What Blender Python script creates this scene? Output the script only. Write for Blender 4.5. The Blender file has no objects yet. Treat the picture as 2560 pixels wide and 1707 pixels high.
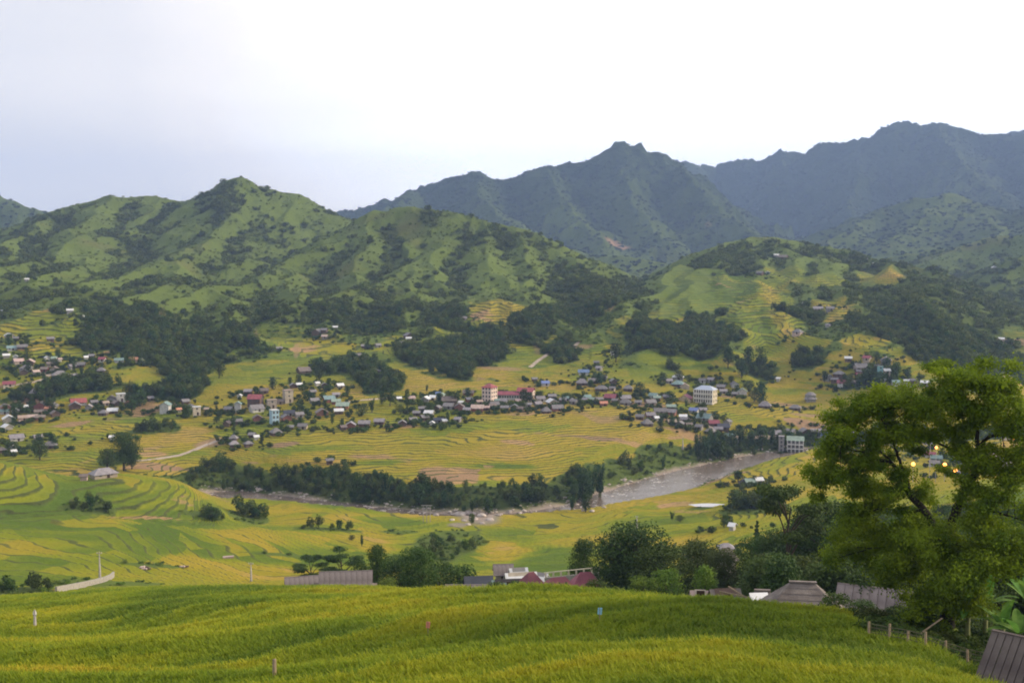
import bpy, bmesh, math, random
import numpy as np
from mathutils import Vector, Matrix

sc = bpy.context.scene
col = sc.collection
R = math.radians
rng = np.random.default_rng(7)
random.seed(7)

# ------------------------------------------------------------------ camera
F = 2745.0            # focal length in photograph pixels (2560 wide)
CAMH = 110.0
PITCH = math.atan(203.5 / F)
cam_d = bpy.data.cameras.new('camera')
cam = bpy.data.objects.new('camera', cam_d)
col.objects.link(cam)
cam_d.sensor_width = 36.0
cam_d.lens = 36.0 * F / 2560.0
cam_d.clip_start = 0.5
cam_d.clip_end = 30000
cam.location = (0, 0, CAMH)
cam.rotation_euler = (math.pi / 2 - PITCH, 0, 0)
sc.camera = cam

# ------------------------------------------------------------------ world, sun, exposure
SUN_AZ, SUN_EL = R(84), R(25)          # azimuth clockwise from the view direction
sun_d = bpy.data.lights.new('sun', 'SUN')
sun = bpy.data.objects.new('sun', sun_d)
col.objects.link(sun)
sun_d.energy = 4.9
sun_d.angle = R(7)
sun_d.color = (1.0, 0.83, 0.58)
sdir = Vector((math.sin(SUN_AZ) * math.cos(SUN_EL), math.cos(SUN_AZ) * math.cos(SUN_EL), math.sin(SUN_EL)))
sun.rotation_euler = sdir.to_track_quat('Z', 'Y').to_euler()
sun.location = (0, 0, 900)

world = bpy.data.worlds.new('World')
sc.world = world
world.use_nodes = True
wn, wl = world.node_tree.nodes, world.node_tree.links
wn.clear()
w_out = wn.new('ShaderNodeOutputWorld')
w_sky = wn.new('ShaderNodeTexSky')
w_sky.sky_type = 'NISHITA'
w_sky.sun_disc = False
w_sky.sun_elevation = SUN_EL
w_sky.sun_rotation = SUN_AZ
w_bg = wn.new('ShaderNodeBackground')
w_bg.inputs['Strength'].default_value = 0.1
wl.new(w_sky.outputs[0], w_bg.inputs[0])
# thin bright overcast veil over the blue
w_tc = wn.new('ShaderNodeTexCoord')
w_map = wn.new('ShaderNodeMapping')
w_map.inputs['Rotation'].default_value = (0, R(18), R(8))
w_map.inputs['Scale'].default_value = (1.2, 1.2, 4.2)
w_noise = wn.new('ShaderNodeTexNoise')
w_noise.inputs['Scale'].default_value = 1.6
w_noise.inputs['Detail'].default_value = 5
w_noise.inputs['Roughness'].default_value = 0.5
wl.new(w_tc.outputs['Generated'], w_map.inputs[0])
wl.new(w_map.outputs[0], w_noise.inputs['Vector'])
# whiter toward the low sun behind the thin cloud
w_dot = wn.new('ShaderNodeVectorMath'); w_dot.operation = 'DOT_PRODUCT'
w_dot.inputs[1].default_value = (math.sin(R(24)) * math.cos(R(14)), math.cos(R(24)) * math.cos(R(14)), math.sin(R(14)))
wl.new(w_tc.outputs['Generated'], w_dot.inputs[0])
w_mr = wn.new('ShaderNodeMapRange')
w_mr.inputs['From Min'].default_value = 0.74
w_mr.inputs['From Max'].default_value = 0.99
wl.new(w_dot.outputs['Value'], w_mr.inputs['Value'])
w_add = wn.new('ShaderNodeMath'); w_add.operation = 'MULTIPLY_ADD'
w_add.inputs[1].default_value = 0.7
w_add.inputs[2].default_value = -0.35
wl.new(w_noise.outputs[0], w_add.inputs[0])
w_sum = wn.new('ShaderNodeMath'); w_sum.operation = 'ADD'
wl.new(w_mr.outputs[0], w_sum.inputs[0])
wl.new(w_add.outputs[0], w_sum.inputs[1])
w_ramp = wn.new('ShaderNodeValToRGB')
w_ramp.color_ramp.elements[0].position = 0.0
w_ramp.color_ramp.elements[0].color = (0.58, 0.57, 0.58, 1)
w_ramp.color_ramp.elements[1].position = 0.62
w_ramp.color_ramp.elements[1].color = (1.0, 1.0, 1.0, 1)
e = w_ramp.color_ramp.elements.new(0.3); e.color = (0.74, 0.70, 0.67, 1)
wl.new(w_sum.outputs[0], w_ramp.inputs[0])
w_bg2 = wn.new('ShaderNodeBackground')
w_bg2.inputs['Strength'].default_value = 1.9
wl.new(w_ramp.outputs[0], w_bg2.inputs[0])
w_mix = wn.new('ShaderNodeMixShader')
w_mix.inputs[0].default_value = 0.9
wl.new(w_bg.outputs[0], w_mix.inputs[1])
wl.new(w_bg2.outputs[0], w_mix.inputs[2])
wl.new(w_mix.outputs[0], w_out.inputs[0])

sc.view_settings.view_transform = 'Standard'
sc.view_settings.look = 'None'
sc.view_settings.exposure = 0.0
sc.view_settings.gamma = 1.0
sc.view_settings.use_curve_mapping = False
sc.render.engine = 'CYCLES'
sc.cycles.max_bounces = 4
sc.cycles.diffuse_bounces = 2
sc.cycles.glossy_bounces = 2
sc.cycles.transmission_bounces = 2
sc.cycles.volume_bounces = 0
sc.cycles.use_denoising = True
sc.cycles.filter_width = 1.9

# ------------------------------------------------------------------ projection helpers
def ray(px, py):
    """Azimuth and tangent of elevation of the line of sight through a photograph pixel."""
    a = (px - 1280.0) / F
    u = -(py - 853.5) / F
    yf = math.cos(PITCH) + u * math.sin(PITCH)
    z = -math.sin(PITCH) + u * math.cos(PITCH)
    return math.atan2(a, yf), z / math.hypot(a, yf)

def pt(px, py, r):
    az, te = ray(px, py)
    return (r * math.sin(az), r * math.cos(az), CAMH + r * te)

# ------------------------------------------------------------------ noise
_perm = np.random.default_rng(3).permutation(512).astype(np.int64)
_perm = np.concatenate([_perm, _perm])
_ga = np.random.default_rng(4).uniform(0, 2 * math.pi, 512)
_gx, _gy = np.cos(_ga).astype(np.float32), np.sin(_ga).astype(np.float32)
def perlin(x, y):
    xi = np.floor(x).astype(np.int64); yi = np.floor(y).astype(np.int64)
    xf = (x - xi).astype(np.float32); yf = (y - yi).astype(np.float32)
    xi &= 511; yi &= 511
    x1 = (xi + 1) & 511; y1 = (yi + 1) & 511
    u = xf * xf * xf * (xf * (xf * 6 - 15) + 10); v = yf * yf * yf * (yf * (yf * 6 - 15) + 10)
    def g(a, b, fx, fy):
        k = _perm[(_perm[a] + b) & 511] & 511
        return _gx[k] * fx + _gy[k] * fy
    n00 = g(xi, yi, xf, yf); n10 = g(x1, yi, xf - 1, yf)
    n01 = g(xi, y1, xf, yf - 1); n11 = g(x1, y1, xf - 1, yf - 1)
    a = n00 + u * (n10 - n00); b = n01 + u * (n11 - n01)
    return (a + v * (b - a)) * 1.5
def fbm(x, y, s, o=4, g=0.5):
    t = 0; a = 1.0; x = x / s; y = y / s
    for i in range(o):
        t = t + a * perlin(x + 17.3 * i, y - 9.1 * i); a *= g; x = x * 2.03; y = y * 2.03
    return t
def ridged(x, y, s, o=4):
    t = 0; a = 1.0; x = x / s; y = y / s
    for i in range(o):
        t = t + a * (1 - np.abs(perlin(x + 7.7 * i, y + 3.1 * i)) * 2); a *= 0.5; x = x * 2.1; y = y * 2.1
    return t
def sstep(a, b, x):
    t = np.clip((x - a) / (b - a), 0, 1)
    return t * t * (3 - 2 * t)

# ------------------------------------------------------------------ terrain: control points of the base surface
CP = []                                     # (az, r, z)
def cr(px, py, r):
    az, te = ray(px, py); CP.append((az, r, CAMH + r * te))
def cz(px, py, z):
    az, te = ray(px, py); CP.append((az, (z - CAMH) / te, z))
def ca(az, r, z):
    CP.append((az, r, z))
for az in (-0.8, -0.45, -0.2, 0.0, 0.2, 0.45, 0.8):
    ca(az, 3, 105.0); ca(az, 14, 102.5)
    ca(az, 1150, 40); ca(az, 1300, 42); ca(az, 1700, 50); ca(az, 2400, 78); ca(az, 3500, 105); ca(az, 5500, 130); ca(az, 7400, 140)
NEAR = {
 -350: [(1707,64),(1600,95),(1540,125),(1490,170)],
 0:    [(1707,60),(1650,74),(1600,90),(1540,120),(1489,165)],
 300:  [(1707,56),(1600,82),(1530,115),(1466,160)],
 640:  [(1707,51),(1640,64),(1560,84),(1500,110),(1459,145)],
 900:  [(1707,48),(1600,65),(1530,82),(1480,115)],
 1100: [(1707,46),(1620,57),(1540,72),(1476,98)],
 1340: [(1707,45),(1620,54),(1530,68),(1467,90)],
 1550: [(1707,44),(1620,52),(1530,65),(1471,84)],
 1800: [(1707,44),(1620,51),(1530,63),(1483,76)],
 2050: [(1707,44),(1640,50),(1580,57),(1522,68)],
 2250: [(1707,44),(1650,49),(1600,55),(1575,60)],
 2450: [(1707,45),(1680,48),(1655,52)],
 2750: [(1780,44),(1740,50)]}
for x, l in NEAR.items():
    for y, r in l: cr(x, y, r)
for x, y, r in [
  (-350,1492,235),(-350,1455,310),(-350,1290,425),(-350,1235,448),(-350,1190,472),(-350,1150,520),
  (0,1492,235),(0,1455,300),(0,1385,345),(0,1330,385),(0,1300,410),(0,1285,430),(0,1240,449),(0,1192,470),(0,1170,486),(0,1150,520),
  (300,1485,235),(300,1450,300),(300,1385,345),(300,1305,400),(300,1285,432),(300,1240,452),(300,1198,478),(300,1184,505),
  (450,1207,490),(450,1250,458),(450,1288,432),(560,1262,490),(640,1302,462),
  (640,1478,220),(640,1440,325),(640,1385,360),(640,1322,412),
  (820,1482,200),(820,1440,318),(820,1385,372),(820,1330,425),(820,1290,468),
  (1100,1496,200),(1100,1440,318),(1100,1385,378),(1100,1312,455),
  (1340,1488,200),(1340,1440,312),(1340,1385,380),(1340,1320,442),
  (1550,1490,190),(1550,1440,305),(1550,1385,372),(1550,1310,445),
  (1750,1498,175),(1750,1440,290),(1750,1380,360),(1750,1300,445),
  (2000,1548,112),(2000,1500,160),(2000,1440,240),(2000,1360,340),(2000,1270,450),(2000,1200,540),
  (2200,1560,112),(2200,1500,170),(2200,1420,260),(2200,1330,360),(2200,1240,470),(2200,1180,560),
  (2350,1535,78),(2450,1600,70),(2500,1540,105),(2500,1470,180),(2500,1380,280),(2500,1280,400),(2500,1190,530),
  (2800,1600,85),(2800,1500,180),(2800,1280,400),(2800,1190,530)]:
    cr(x, y, r)
for x, l in {
 -350: [(1100,5),(1050,9),(1000,15),(950,25),(900,36),(850,46),(800,57),(750,68)],
 0:    [(1125,3),(1090,6),(1050,9),(1000,15),(950,25),(900,36),(850,46),(800,57),(750,68)],
 320:  [(1165,1),(1100,6),(1050,10),(1000,16),(950,25),(900,34),(860,40)],
 640:  [(1190,0),(1100,7),(1040,13),(1000,18),(950,26),(900,34),(870,38)],
 960:  [(1205,-1),(1100,8),(1040,14),(1000,18),(950,25),(900,33),(870,37)],
 1280: [(1200,-1),(1100,8),(1010,16),(985,19),(940,25),(900,32),(875,35)],
 1600: [(1180,0),(1100,6),(1040,11),(1000,15),(950,22),(900,29),(875,33)],
 1900: [(1085,3),(1040,7),(1000,10),(960,13),(930,17),(900,22),(870,30)],
 2300: [(1095,3),(1050,5),(1000,8),(960,12),(930,17),(900,24)],
 2700: [(1095,3),(1050,5),(1000,8),(960,12),(930,17),(900,24)]}.items():
    for y, z in l: cz(x, y, z)
for x, l in {500:[(560,-3)], 1000:[(535,-3)], 1500:[(520,-3),(565,-1)], 1000:[(500,-3)], 1700:[(560,-2)], 0:[(585,2)], 250:[(575,0)], -350:[(590,2)]}.items():
    for r, z in l: ca(ray(x, 1200)[0], r, z)

CPa = np.array(CP, dtype=np.float64)
AZS, RS = 5.0, 1.9
cu, cv = CPa[:, 0] * AZS, np.log(CPa[:, 1]) * RS
def _phi(d2): return np.where(d2 > 1e-12, 0.5 * d2 * np.log(d2 + 1e-12), 0.0)
n = len(CPa)
A = np.zeros((n + 3, n + 3))
A[:n, :n] = _phi((cu[:, None] - cu[None]) ** 2 + (cv[:, None] - cv[None]) ** 2) + np.eye(n) * 0.00002
A[:n, n] = 1; A[:n, n + 1] = cu; A[:n, n + 2] = cv
A[n:, :n] = A[:n, n:].T
W = np.linalg.solve(A, np.concatenate([CPa[:, 2], np.zeros(3)]))
def base_height(az, r):
    u = np.clip(az, -0.8, 0.8) * AZS; v = np.log(r) * RS
    out = np.empty(u.shape)
    for i in range(u.shape[0]):
        d2 = (u[i][:, None] - cu) ** 2 + (v[i][:, None] - cv) ** 2
        out[i] = _phi(d2) @ W[:n] + W[n] + W[n + 1] * u[i] + W[n + 2] * v[i]
    return out

# polar grid round the standpoint: rows of distance, columns of azimuth
def rows(*seg):
    o = []
    for a, b, s in seg: o += list(np.arange(a, b, s))
    return np.array(o)
RR = np.concatenate([[0.5, 2, 5, 9, 14, 20, 26, 32], rows((36, 100, 0.42), (100, 180, 0.8), (180, 330, 2.2), (330, 1000, 2.1), (1000, 1400, 3.2), (1400, 2100, 5.0), (2100, 4000, 13.0), (4000, 6500, 26.0)), [6600, 6900, 7300]])
AA = np.concatenate([np.radians(np.arange(-180, -50, 10)), np.radians(np.arange(-50, -28, 1.0)),
                     np.linspace(R(-28), R(28), 820), np.radians(np.arange(29, 51, 1.0)), np.radians(np.arange(60, 181, 10))])
NR, NA = len(RR), len(AA)
# base on a coarse grid, then interpolated
ra = np.concatenate([np.geomspace(0.5, 40, 12)[:-1], np.geomspace(40, 7400, 400)])
aa = np.concatenate([[-math.pi], np.linspace(-0.85, 0.85, 240), [math.pi]])
Bc = base_height(np.repeat(aa[None], len(ra), 0), np.repeat(ra[:, None], len(aa), 1))
def bil(G, gr, ga, r, a):
    fi = np.interp(r, gr, np.arange(len(gr))); fj = np.interp(a, ga, np.arange(len(ga)))
    i = np.clip(fi.astype(int), 0, len(gr) - 2); j = np.clip(fj.astype(int), 0, len(ga) - 2)
    u = fi - i; v = fj - j
    return (G[i, j] * (1 - u) * (1 - v) + G[i + 1, j] * u * (1 - v) + G[i, j + 1] * (1 - u) * v + G[i + 1, j + 1] * u * v)
RG, AG = np.meshgrid(RR, AA, indexing='ij')
X = RG * np.sin(AG); Y = RG * np.cos(AG)
H = bil(Bc, ra, aa, RG, AG)
# soft rolling of the fields
amp = 0.5 * sstep(300, 420, RG) + 1.1 * sstep(560, 640, RG)
H = H + fbm(X + 300, Y, 90, 3) * amp + fbm(X, Y, 22, 3) * (0.25 * sstep(40, 90, RG) + 0.2 * sstep(500, 600, RG))
# folds of the near terraces
H = H + fbm(X * 0.6, Y * 1.4, 24, 2) * 0.75 * sstep(30, 55, RG) * (1 - sstep(140, 200, RG))

H = H - 0.8 * (1 - sstep(170, 240, RG)) * sstep(30, 45, RG)      # the rice stands this high
# ------------------------------------------------------------------ hills: ridge lines with falling sides
def nearer(pts):
    ys = [640, 700, 740, 780, 820, 860, 900, 930]; rs = [1500, 1230, 1115, 1020, 950, 895, 850, 820]
    return [(p[0], p[1], min(p[2], float(np.interp(p[1], ys, rs))) if p[1] > 640 else p[2]) for p in pts]
def ridge(pts, slope, gully, gs, seed, conc=0.0, k=9.0):
    """Raise the land to a crest line given as pixel + distance; the sides fall at slope and are cut by gullies."""
    global H
    P = np.array([pt(*p) for p in pts])
    seg = np.diff(P[:, :2], axis=0); L = np.hypot(seg[:, 0], seg[:, 1]); cum = np.concatenate([[0], np.cumsum(L)])
    rmin = min(p[2] for p in pts); zmax = P[:, 2].max()
    i0 = np.searchsorted(RR, max(330, rmin - zmax / slope * 1.2))
    x = X[i0:]; y = Y[i0:]
    best = np.full(x.shape, -1e9); bd = np.zeros(x.shape); bs = np.zeros(x.shape); side = np.ones(x.shape)
    wx = fbm(x + seed * 31, y - seed * 17, 170, 3) * 22
    xx = x + wx; yy = y + fbm(x - seed * 13, y + seed * 7, 170, 3) * 22
    for q in range(len(seg)):
        ax, ay, az_ = P[q]; ex, ey = seg[q]; l2 = L[q] ** 2 + 1e-6
        rx = xx - ax; ry = yy - ay
        t = np.clip((rx * ex + ry * ey) / l2, 0, 1)
        dx = rx - t * ex; dy = ry - t * ey
        d = np.hypot(dx, dy)
        v = az_ + t * (P[q + 1, 2] - az_) - slope * d
        m = v > best
        best = np.where(m, v, best); bd = np.where(m, d, bd); bs = np.where(m, cum[q] + t * L[q], bs)
        side = np.where(m, np.sign(rx * ey - ry * ex), side)
    g = ridged(bs + side * 371 + bd * 0.35 * perlin(x / 400, y / 400), bd * 0.22 + seed * 53, gs, 3) - 1.0
    fall = sstep(0, gs * 1.6, bd)
    best = best + slope * 0.25 * np.exp(-bd / (gs * 0.35)) * -gs * 0.12
    best = best + g * gully * fall - conc * fall * gully
    best = best + fbm(x + seed * 11, y, gs * 0.28, 4) * gully * 0.10 * sstep(0, 25, bd)
    a = H[i0:]
    mx = np.maximum(a, best); df = np.abs(a - best)
    H[i0:] = mx + k * np.log1p(np.exp(-np.minimum(df / k, 40))) * 0.6 * (df < k * 8)

# far ranges
ridge([(1500,470,5300),(1600,420,5300),(1665,396,5300),(1700,401,5300),(1750,415,5400),(1785,416,5500),(1812,400,5500),(1862,388,5450),(1900,398,5400),(1950,374,5400),(1982,378,5350),(2018,388,5300),(2042,380,5250),(2066,350,5200),(2130,349,5200),(2180,340,5150),(2205,322,5100),(2235,303,5100),(2272,299,5100),(2318,310,5100),(2345,305,5100),(2400,320,5100),(2435,327,5100),(2500,332,5100),(2560,326,5100),(2800,300,5300),(3300,330,5300)], 0.8, 170, 380, 1, k=12)
ridge([(2500,334,5900),(2560,318,5900),(2700,312,5900),(3000,330,5900)], 0.7, 60, 400, 2, k=12)
for s in ([(2130,349,5200),(2150,430,4700),(2120,520,4300)], [(2340,306,5100),(2400,400,4600),(2470,450,4300),(2540,520,4000)], [(1955,375,5400),(1970,450,5000),(1950,540,4600)], [(2570,330,5100),(2640,420,4500),(2700,500,4000)]):
    ridge(s, 0.7, 70, 260, 3 + s[0][0] % 7, k=25)
ridge([(700,560,4300),(850,530,4100),(960,496,4000),(1020,490,3950),(1065,470,3900),(1130,436,3850),(1190,436,3800),(1240,448,3800),(1300,441,3800),(1350,414,3800),(1390,410,3850),(1450,401,3850),(1500,384,3850),(1525,380,3850),(1560,378,3850),(1600,380,3850),(1632,392,3850),(1655,392,3850)], 0.7, 105, 260, 5, k=12)
ridge([(1534,361,3850),(1560,354,3850),(1600,358,3850)], 2.2, 6, 120, 77, k=4)
for s in ([(1350,414,3800),(1395,475,3500),(1450,540,3250),(1500,590,3050)], [(1655,392,3850),(1735,455,3600),(1800,520,3400),(1870,575,3250),(1940,612,3150)],
          [(1560,358,3850),(1560,450,3550),(1600,540,3300),(1640,590,3100)], [(1190,436,3800),(1200,490,3500),(1260,540,3200),(1330,600,2900)], [(1065,470,3900),(1000,500,3600),(960,520,3300)]):
    ridge(s, 0.68, 50, 200, 11 + s[0][0] % 5, k=22)
# greener foothills before the right range
ridge([(1850,628,3300),(1990,600,3300),(2080,565,3350),(2200,522,3400),(2290,498,3400),(2370,490,3400),(2420,512,3400),(2480,536,3350),(2560,540,3300),(2750,530,3300)], 0.55, 55, 220, 8, k=15)
for s in ([(2370,492,3400),(2300,560,3100),(2220,600,2900)], [(2440,520,3400),(2480,570,3000),(2500,600,2750)], [(2200,522,3400),(2120,580,3100),(2060,610,2900)], [(2640,500,3300),(2600,580,2800)]):
    ridge(s, 0.45, 30, 170, 21 + s[0][0] % 5, k=16)
ridge([(2150,655,2500),(2290,635,2450),(2400,610,2400),(2480,590,2350),(2580,585,2300),(2800,570,2300)], 0.42, 26, 170, 9, k=14)
ridge([(1340,600,2900),(1420,622,2700),(1500,640,2550),(1560,640,2500),(1640,655,2400),(1700,668,2350)], 0.4, 24, 160, 12, k=14)
ridge([(1400,655,2100),(1500,676,2050),(1600,700,1950)], 0.36, 16, 110, 13, k=12)
# left far shoulder, left ridge
ridge([(-500,430,3300),(-100,470,3200),(0,497,3100),(60,508,3050),(120,527,3000),(200,550,2950)], 0.5, 40, 220, 14, k=10)
ridge([(-500,560,1950),(-150,585,1950),(0,572,1950),(90,540,1950),(140,526,1950),(200,508,1950),(262,490,1950),(330,494,1950),(392,490,1950),(440,499,1930),(480,504,1900),(540,474,1860),(580,455,1850),(602,449,1850),(640,466,1850),(690,478,1850),(740,490,1850),(790,514,1860),(840,530,1900),(910,552,1950),(1000,590,2000)], 0.56, 58, 210, 15, k=6)
for s in ([(602,450,1850),(560,540,1700),(480,620,1550),(420,700,1420),(360,760,1300),(300,800,1220)],
          [(392,492,1950),(330,570,1750),(240,640,1550),(150,690,1400),(80,720,1300)],
          [(140,528,1950),(60,600,1700),(-30,660,1500),(-120,720,1350)],
          [(740,492,1850),(700,560,1720),(640,620,1620),(600,660,1540)],
          [(480,620,1550),(300,690,1420),(200,750,1290),(160,790,1200)],
          [(262,492,1950),(230,560,1750),(180,620,1550),(60,660,1400),(-40,700,1300)]):
    ridge(nearer(s), 0.52, 30, 110, 31 + s[0][0] % 6, k=10)
# middle hill and its spurs
ridge([(900,566,1600),(935,545,1560),(975,523,1540),(1040,519,1530),(1110,522,1520),(1150,537,1510),(1200,551,1500),(1260,560,1500),(1320,576,1500),(1370,596,1500),(1420,624,1500),(1470,660,1490),(1510,700,1470),(1550,740,1440),(1590,785,1400),(1620,820,1350)], 0.58, 54, 170, 16, k=6)
for s in ([(935,545,1560),(820,612,1470),(700,668,1400),(640,695,1360),(540,722,1310),(470,735,1280),(420,772,1200),(400,820,1110),(330,850,1050)],
          [(1180,553,1505),(1110,625,1400),(1020,672,1330),(920,715,1260),(830,755,1190),(740,790,1120)],
          [(1200,555,1500),(1215,620,1370),(1225,680,1270),(1235,725,1180),(1225,770,1110),(1200,830,1000)],
          [(1225,675,1270),(1300,740,1170),(1370,780,1110),(1440,830,1040)],
          [(1370,600,1500),(1420,680,1350),(1480,750,1250),(1530,810,1160)],
          [(700,668,1400),(740,740,1270),(700,790,1180)],
          [(1020,672,1330),(1050,740,1210),(1010,800,1100)],
          [(540,722,1310),(580,780,1190),(620,820,1090)],
          [(960,525,1540),(920,600,1450),(890,680,1300),(870,760,1080),(850,820,960)],
          [(1050,520,1530),(1080,580,1450),(1090,650,1350),(1120,700,1250),(1140,760,1100),(1130,830,980)],
          [(1290,570,1500),(1310,620,1400),(1330,680,1280),(1350,740,1170),(1330,800,1050),(1310,850,950)],
          [(1440,640,1490),(1500,720,1300),(1560,790,1150),(1590,830,1050)]):
    ridge(nearer(s), 0.54, 22, 80, 41 + s[0][0] % 7, k=8)
# forested mound on the left, bamboo mound in the middle
ridge(nearer([(280,915,930),(340,880,945),(440,850,960),(550,835,975),(640,845,990)]), 0.45, 6, 60, 17, k=5)
ridge(nearer([(950,905,960),(1010,870,960),(1070,850,985),(1140,838,1000),(1225,842,1010),(1262,880,970)]), 0.42, 5, 60, 18, k=5)
ridge(nearer([(1262,720,1180),(1250,780,1010),(1240,830,940),(1275,890,880)]), 0.4, 5, 60, 23, k=5)
# terraced hill on the right and its spurs
ridge([(1500,830,1400),(1560,770,1480),(1640,712,1530),(1720,668,1560),(1790,632,1580),(1832,606,1600),(1885,598,1610),(1950,600,1620),(2010,612,1620),(2090,622,1610),(2150,634,1590),(2200,652,1560),(2270,660,1520),(2330,672,1480),(2380,712,1420),(2440,775,1350),(2500,840,1290)], 0.54, 42, 150, 19, k=6)
for s in ([(1880,600,1610),(1890,680,1480),(1905,735,1390),(1945,790,1300),(2000,830,1220),(2090,865,1140),(2170,895,1080)],
          [(1800,640,1575),(1790,720,1450),(1745,795,1300),(1700,820,1240),(1620,860,1130),(1540,900,1030)],
          [(1905,735,1390),(1860,790,1290),(1800,850,1160),(1780,900,1060)],
          [(2080,625,1610),(2060,690,1490),(2120,750,1390),(2180,810,1290),(2240,870,1180)],
          [(1832,606,1600),(1760,680,1500),(1700,740,1350),(1660,790,1200),(1600,830,1100)],
          [(1950,600,1620),(1985,680,1480),(2040,740,1350),(2090,800,1200),(2120,850,1080)],
          [(1720,668,1560),(1620,730,1420),(1560,790,1280),(1500,840,1120)],
          [(2250,660,1530),(2270,730,1420),(2300,790,1330),(2320,850,1240)]):
    ridge(nearer(s), 0.5, 17, 80, 51 + s[0][0] % 7, k=9)
# right edge slopes
ridge([(2400,800,1650),(2480,700,1750),(2560,640,1850),(2800,600,1950)], 0.42, 20, 130, 20, k=8)
ridge([(2420,930,1080),(2480,890,1130),(2560,838,1200),(2700,790,1300),(2900,740,1400)], 0.38, 12, 90, 22, k=8)

# rough land on every hill
hill = sstep(850, 1050, RG)
H = H + fbm(X, Y, 140, 4) * 17 * sstep(2300, 3400, RG) + fbm(X, Y, 60, 4) * 2.4 * hill + ridged(X, Y, 120, 3) * 2.0 * hill

# ------------------------------------------------------------------ river bed cut
RIV = [(-300,-575,-8.6,6),(0,-562,-8.8,6),(250,-552,-8.9,6),(430,-549,-9,7),(500,-556,-9.1,6),(560,1238,-9.3,8),(700,1254,-9.6,8),(850,1268,-9.8,7),(1000,1284,-10,5.5),(1100,1294,-10,5),(1200,1296,-10,5),(1320,1288,-10,5),(1450,1268,-9.9,7),(1560,1243,-9.6,12),(1650,1217,-9.3,14),(1750,1184,-9,11),(1850,1158,-8.8,9),(1950,1139,-8.5,9),(2080,1128,-8,11),(2300,1120,-7.5,11),(2900,1100,-7,11)]
rv = []
for x_, y_, z_, w_ in RIV:
    a_, te = ray(x_, y_); r_ = (z_ - CAMH) / te if y_ > 0 else -y_
    rv.append((r_ * math.sin(a_), r_ * math.cos(a_), z_, w_))
rv = np.array(rv)
tt = np.linspace(0, len(rv) - 1, 260)
def crom(P, t):
    i = np.clip(t.astype(int), 0, len(P) - 2); u = (t - i)[:, None]
    p0 = P[np.clip(i - 1, 0, len(P) - 1)]; p1 = P[i]; p2 = P[i + 1]; p3 = P[np.clip(i + 2, 0, len(P) - 1)]
    return 0.5 * (2 * p1 + (p2 - p0) * u + (2 * p0 - 5 * p1 + 4 * p2 - p3) * u * u + (3 * p1 - p0 - 3 * p2 + p3) * u ** 3)
RC = crom(rv, tt)
i0, i1 = np.searchsorted(RR, 440), np.searchsorted(RR, 1000)
x = X[i0:i1].ravel(); y = Y[i0:i1].ravel()
bd = np.full(x.shape, 1e9); bz = np.zeros(x.shape); bw = np.ones(x.shape)
for q in range(0, len(RC) - 1):
    ax, ay, az_, aw = RC[q]; ex, ey = RC[q + 1, :2] - RC[q, :2]; l2 = ex * ex + ey * ey + 1e-9
    t = np.clip(((x - ax) * ex + (y - ay) * ey) / l2, 0, 1)
    d = np.hypot(x - ax - t * ex, y - ay - t * ey)
    m = d < bd
    bd = np.where(m, d, bd); bz = np.where(m, az_, bz); bw = np.where(m, aw, bw)
RD = np.full(H.shape, 1e3); RD[i0:i1] = (bd - bw).reshape(H[i0:i1].shape)
bed = bz.reshape(H[i0:i1].shape) - 1.0
dd = RD[i0:i1] + fbm(X[i0:i1], Y[i0:i1], 30, 3) * 2.5
cut = bed + np.maximum(0, dd) * (0.42 + 0.75 * (1 - sstep(ray(430, 1200)[0], ray(560, 1200)[0], AG[i0:i1]))) + 0.25 * fbm(X[i0:i1], Y[i0:i1], 6, 2)
H[i0:i1] = np.minimum(H[i0:i1], np.maximum(cut, bed))

H0 = H.copy()
COLI = np.arange(NA)
def ground(x, y, G=None):
    r = np.hypot(x, y); a = np.arctan2(x, y)
    return bil(H if G is None else G, RR, AA, r, a)
def gz(x, y): return float(ground(np.array([x]), np.array([y]))[0])
def pick(px, py, rmin=36):
    """World point where the line of sight through a pixel first meets the ground."""
    az, te = ray(px, py)
    rs = RR[RR >= rmin]
    g = bil(H, RR, AA, rs, np.full(rs.shape, az))
    s = g - (CAMH + rs * te)
    k = np.argmax(s >= 0)
    if s[k] < 0: k = len(rs) - 1
    r = rs[k]
    if k > 0:
        f = s[k - 1] / (s[k - 1] - s[k] + 1e-9); r = rs[k - 1] + f * (rs[k] - rs[k - 1])
    return r * math.sin(az), r * math.cos(az), float(bil(H, RR, AA, np.array([r]), np.array([az]))[0]), r

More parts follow.
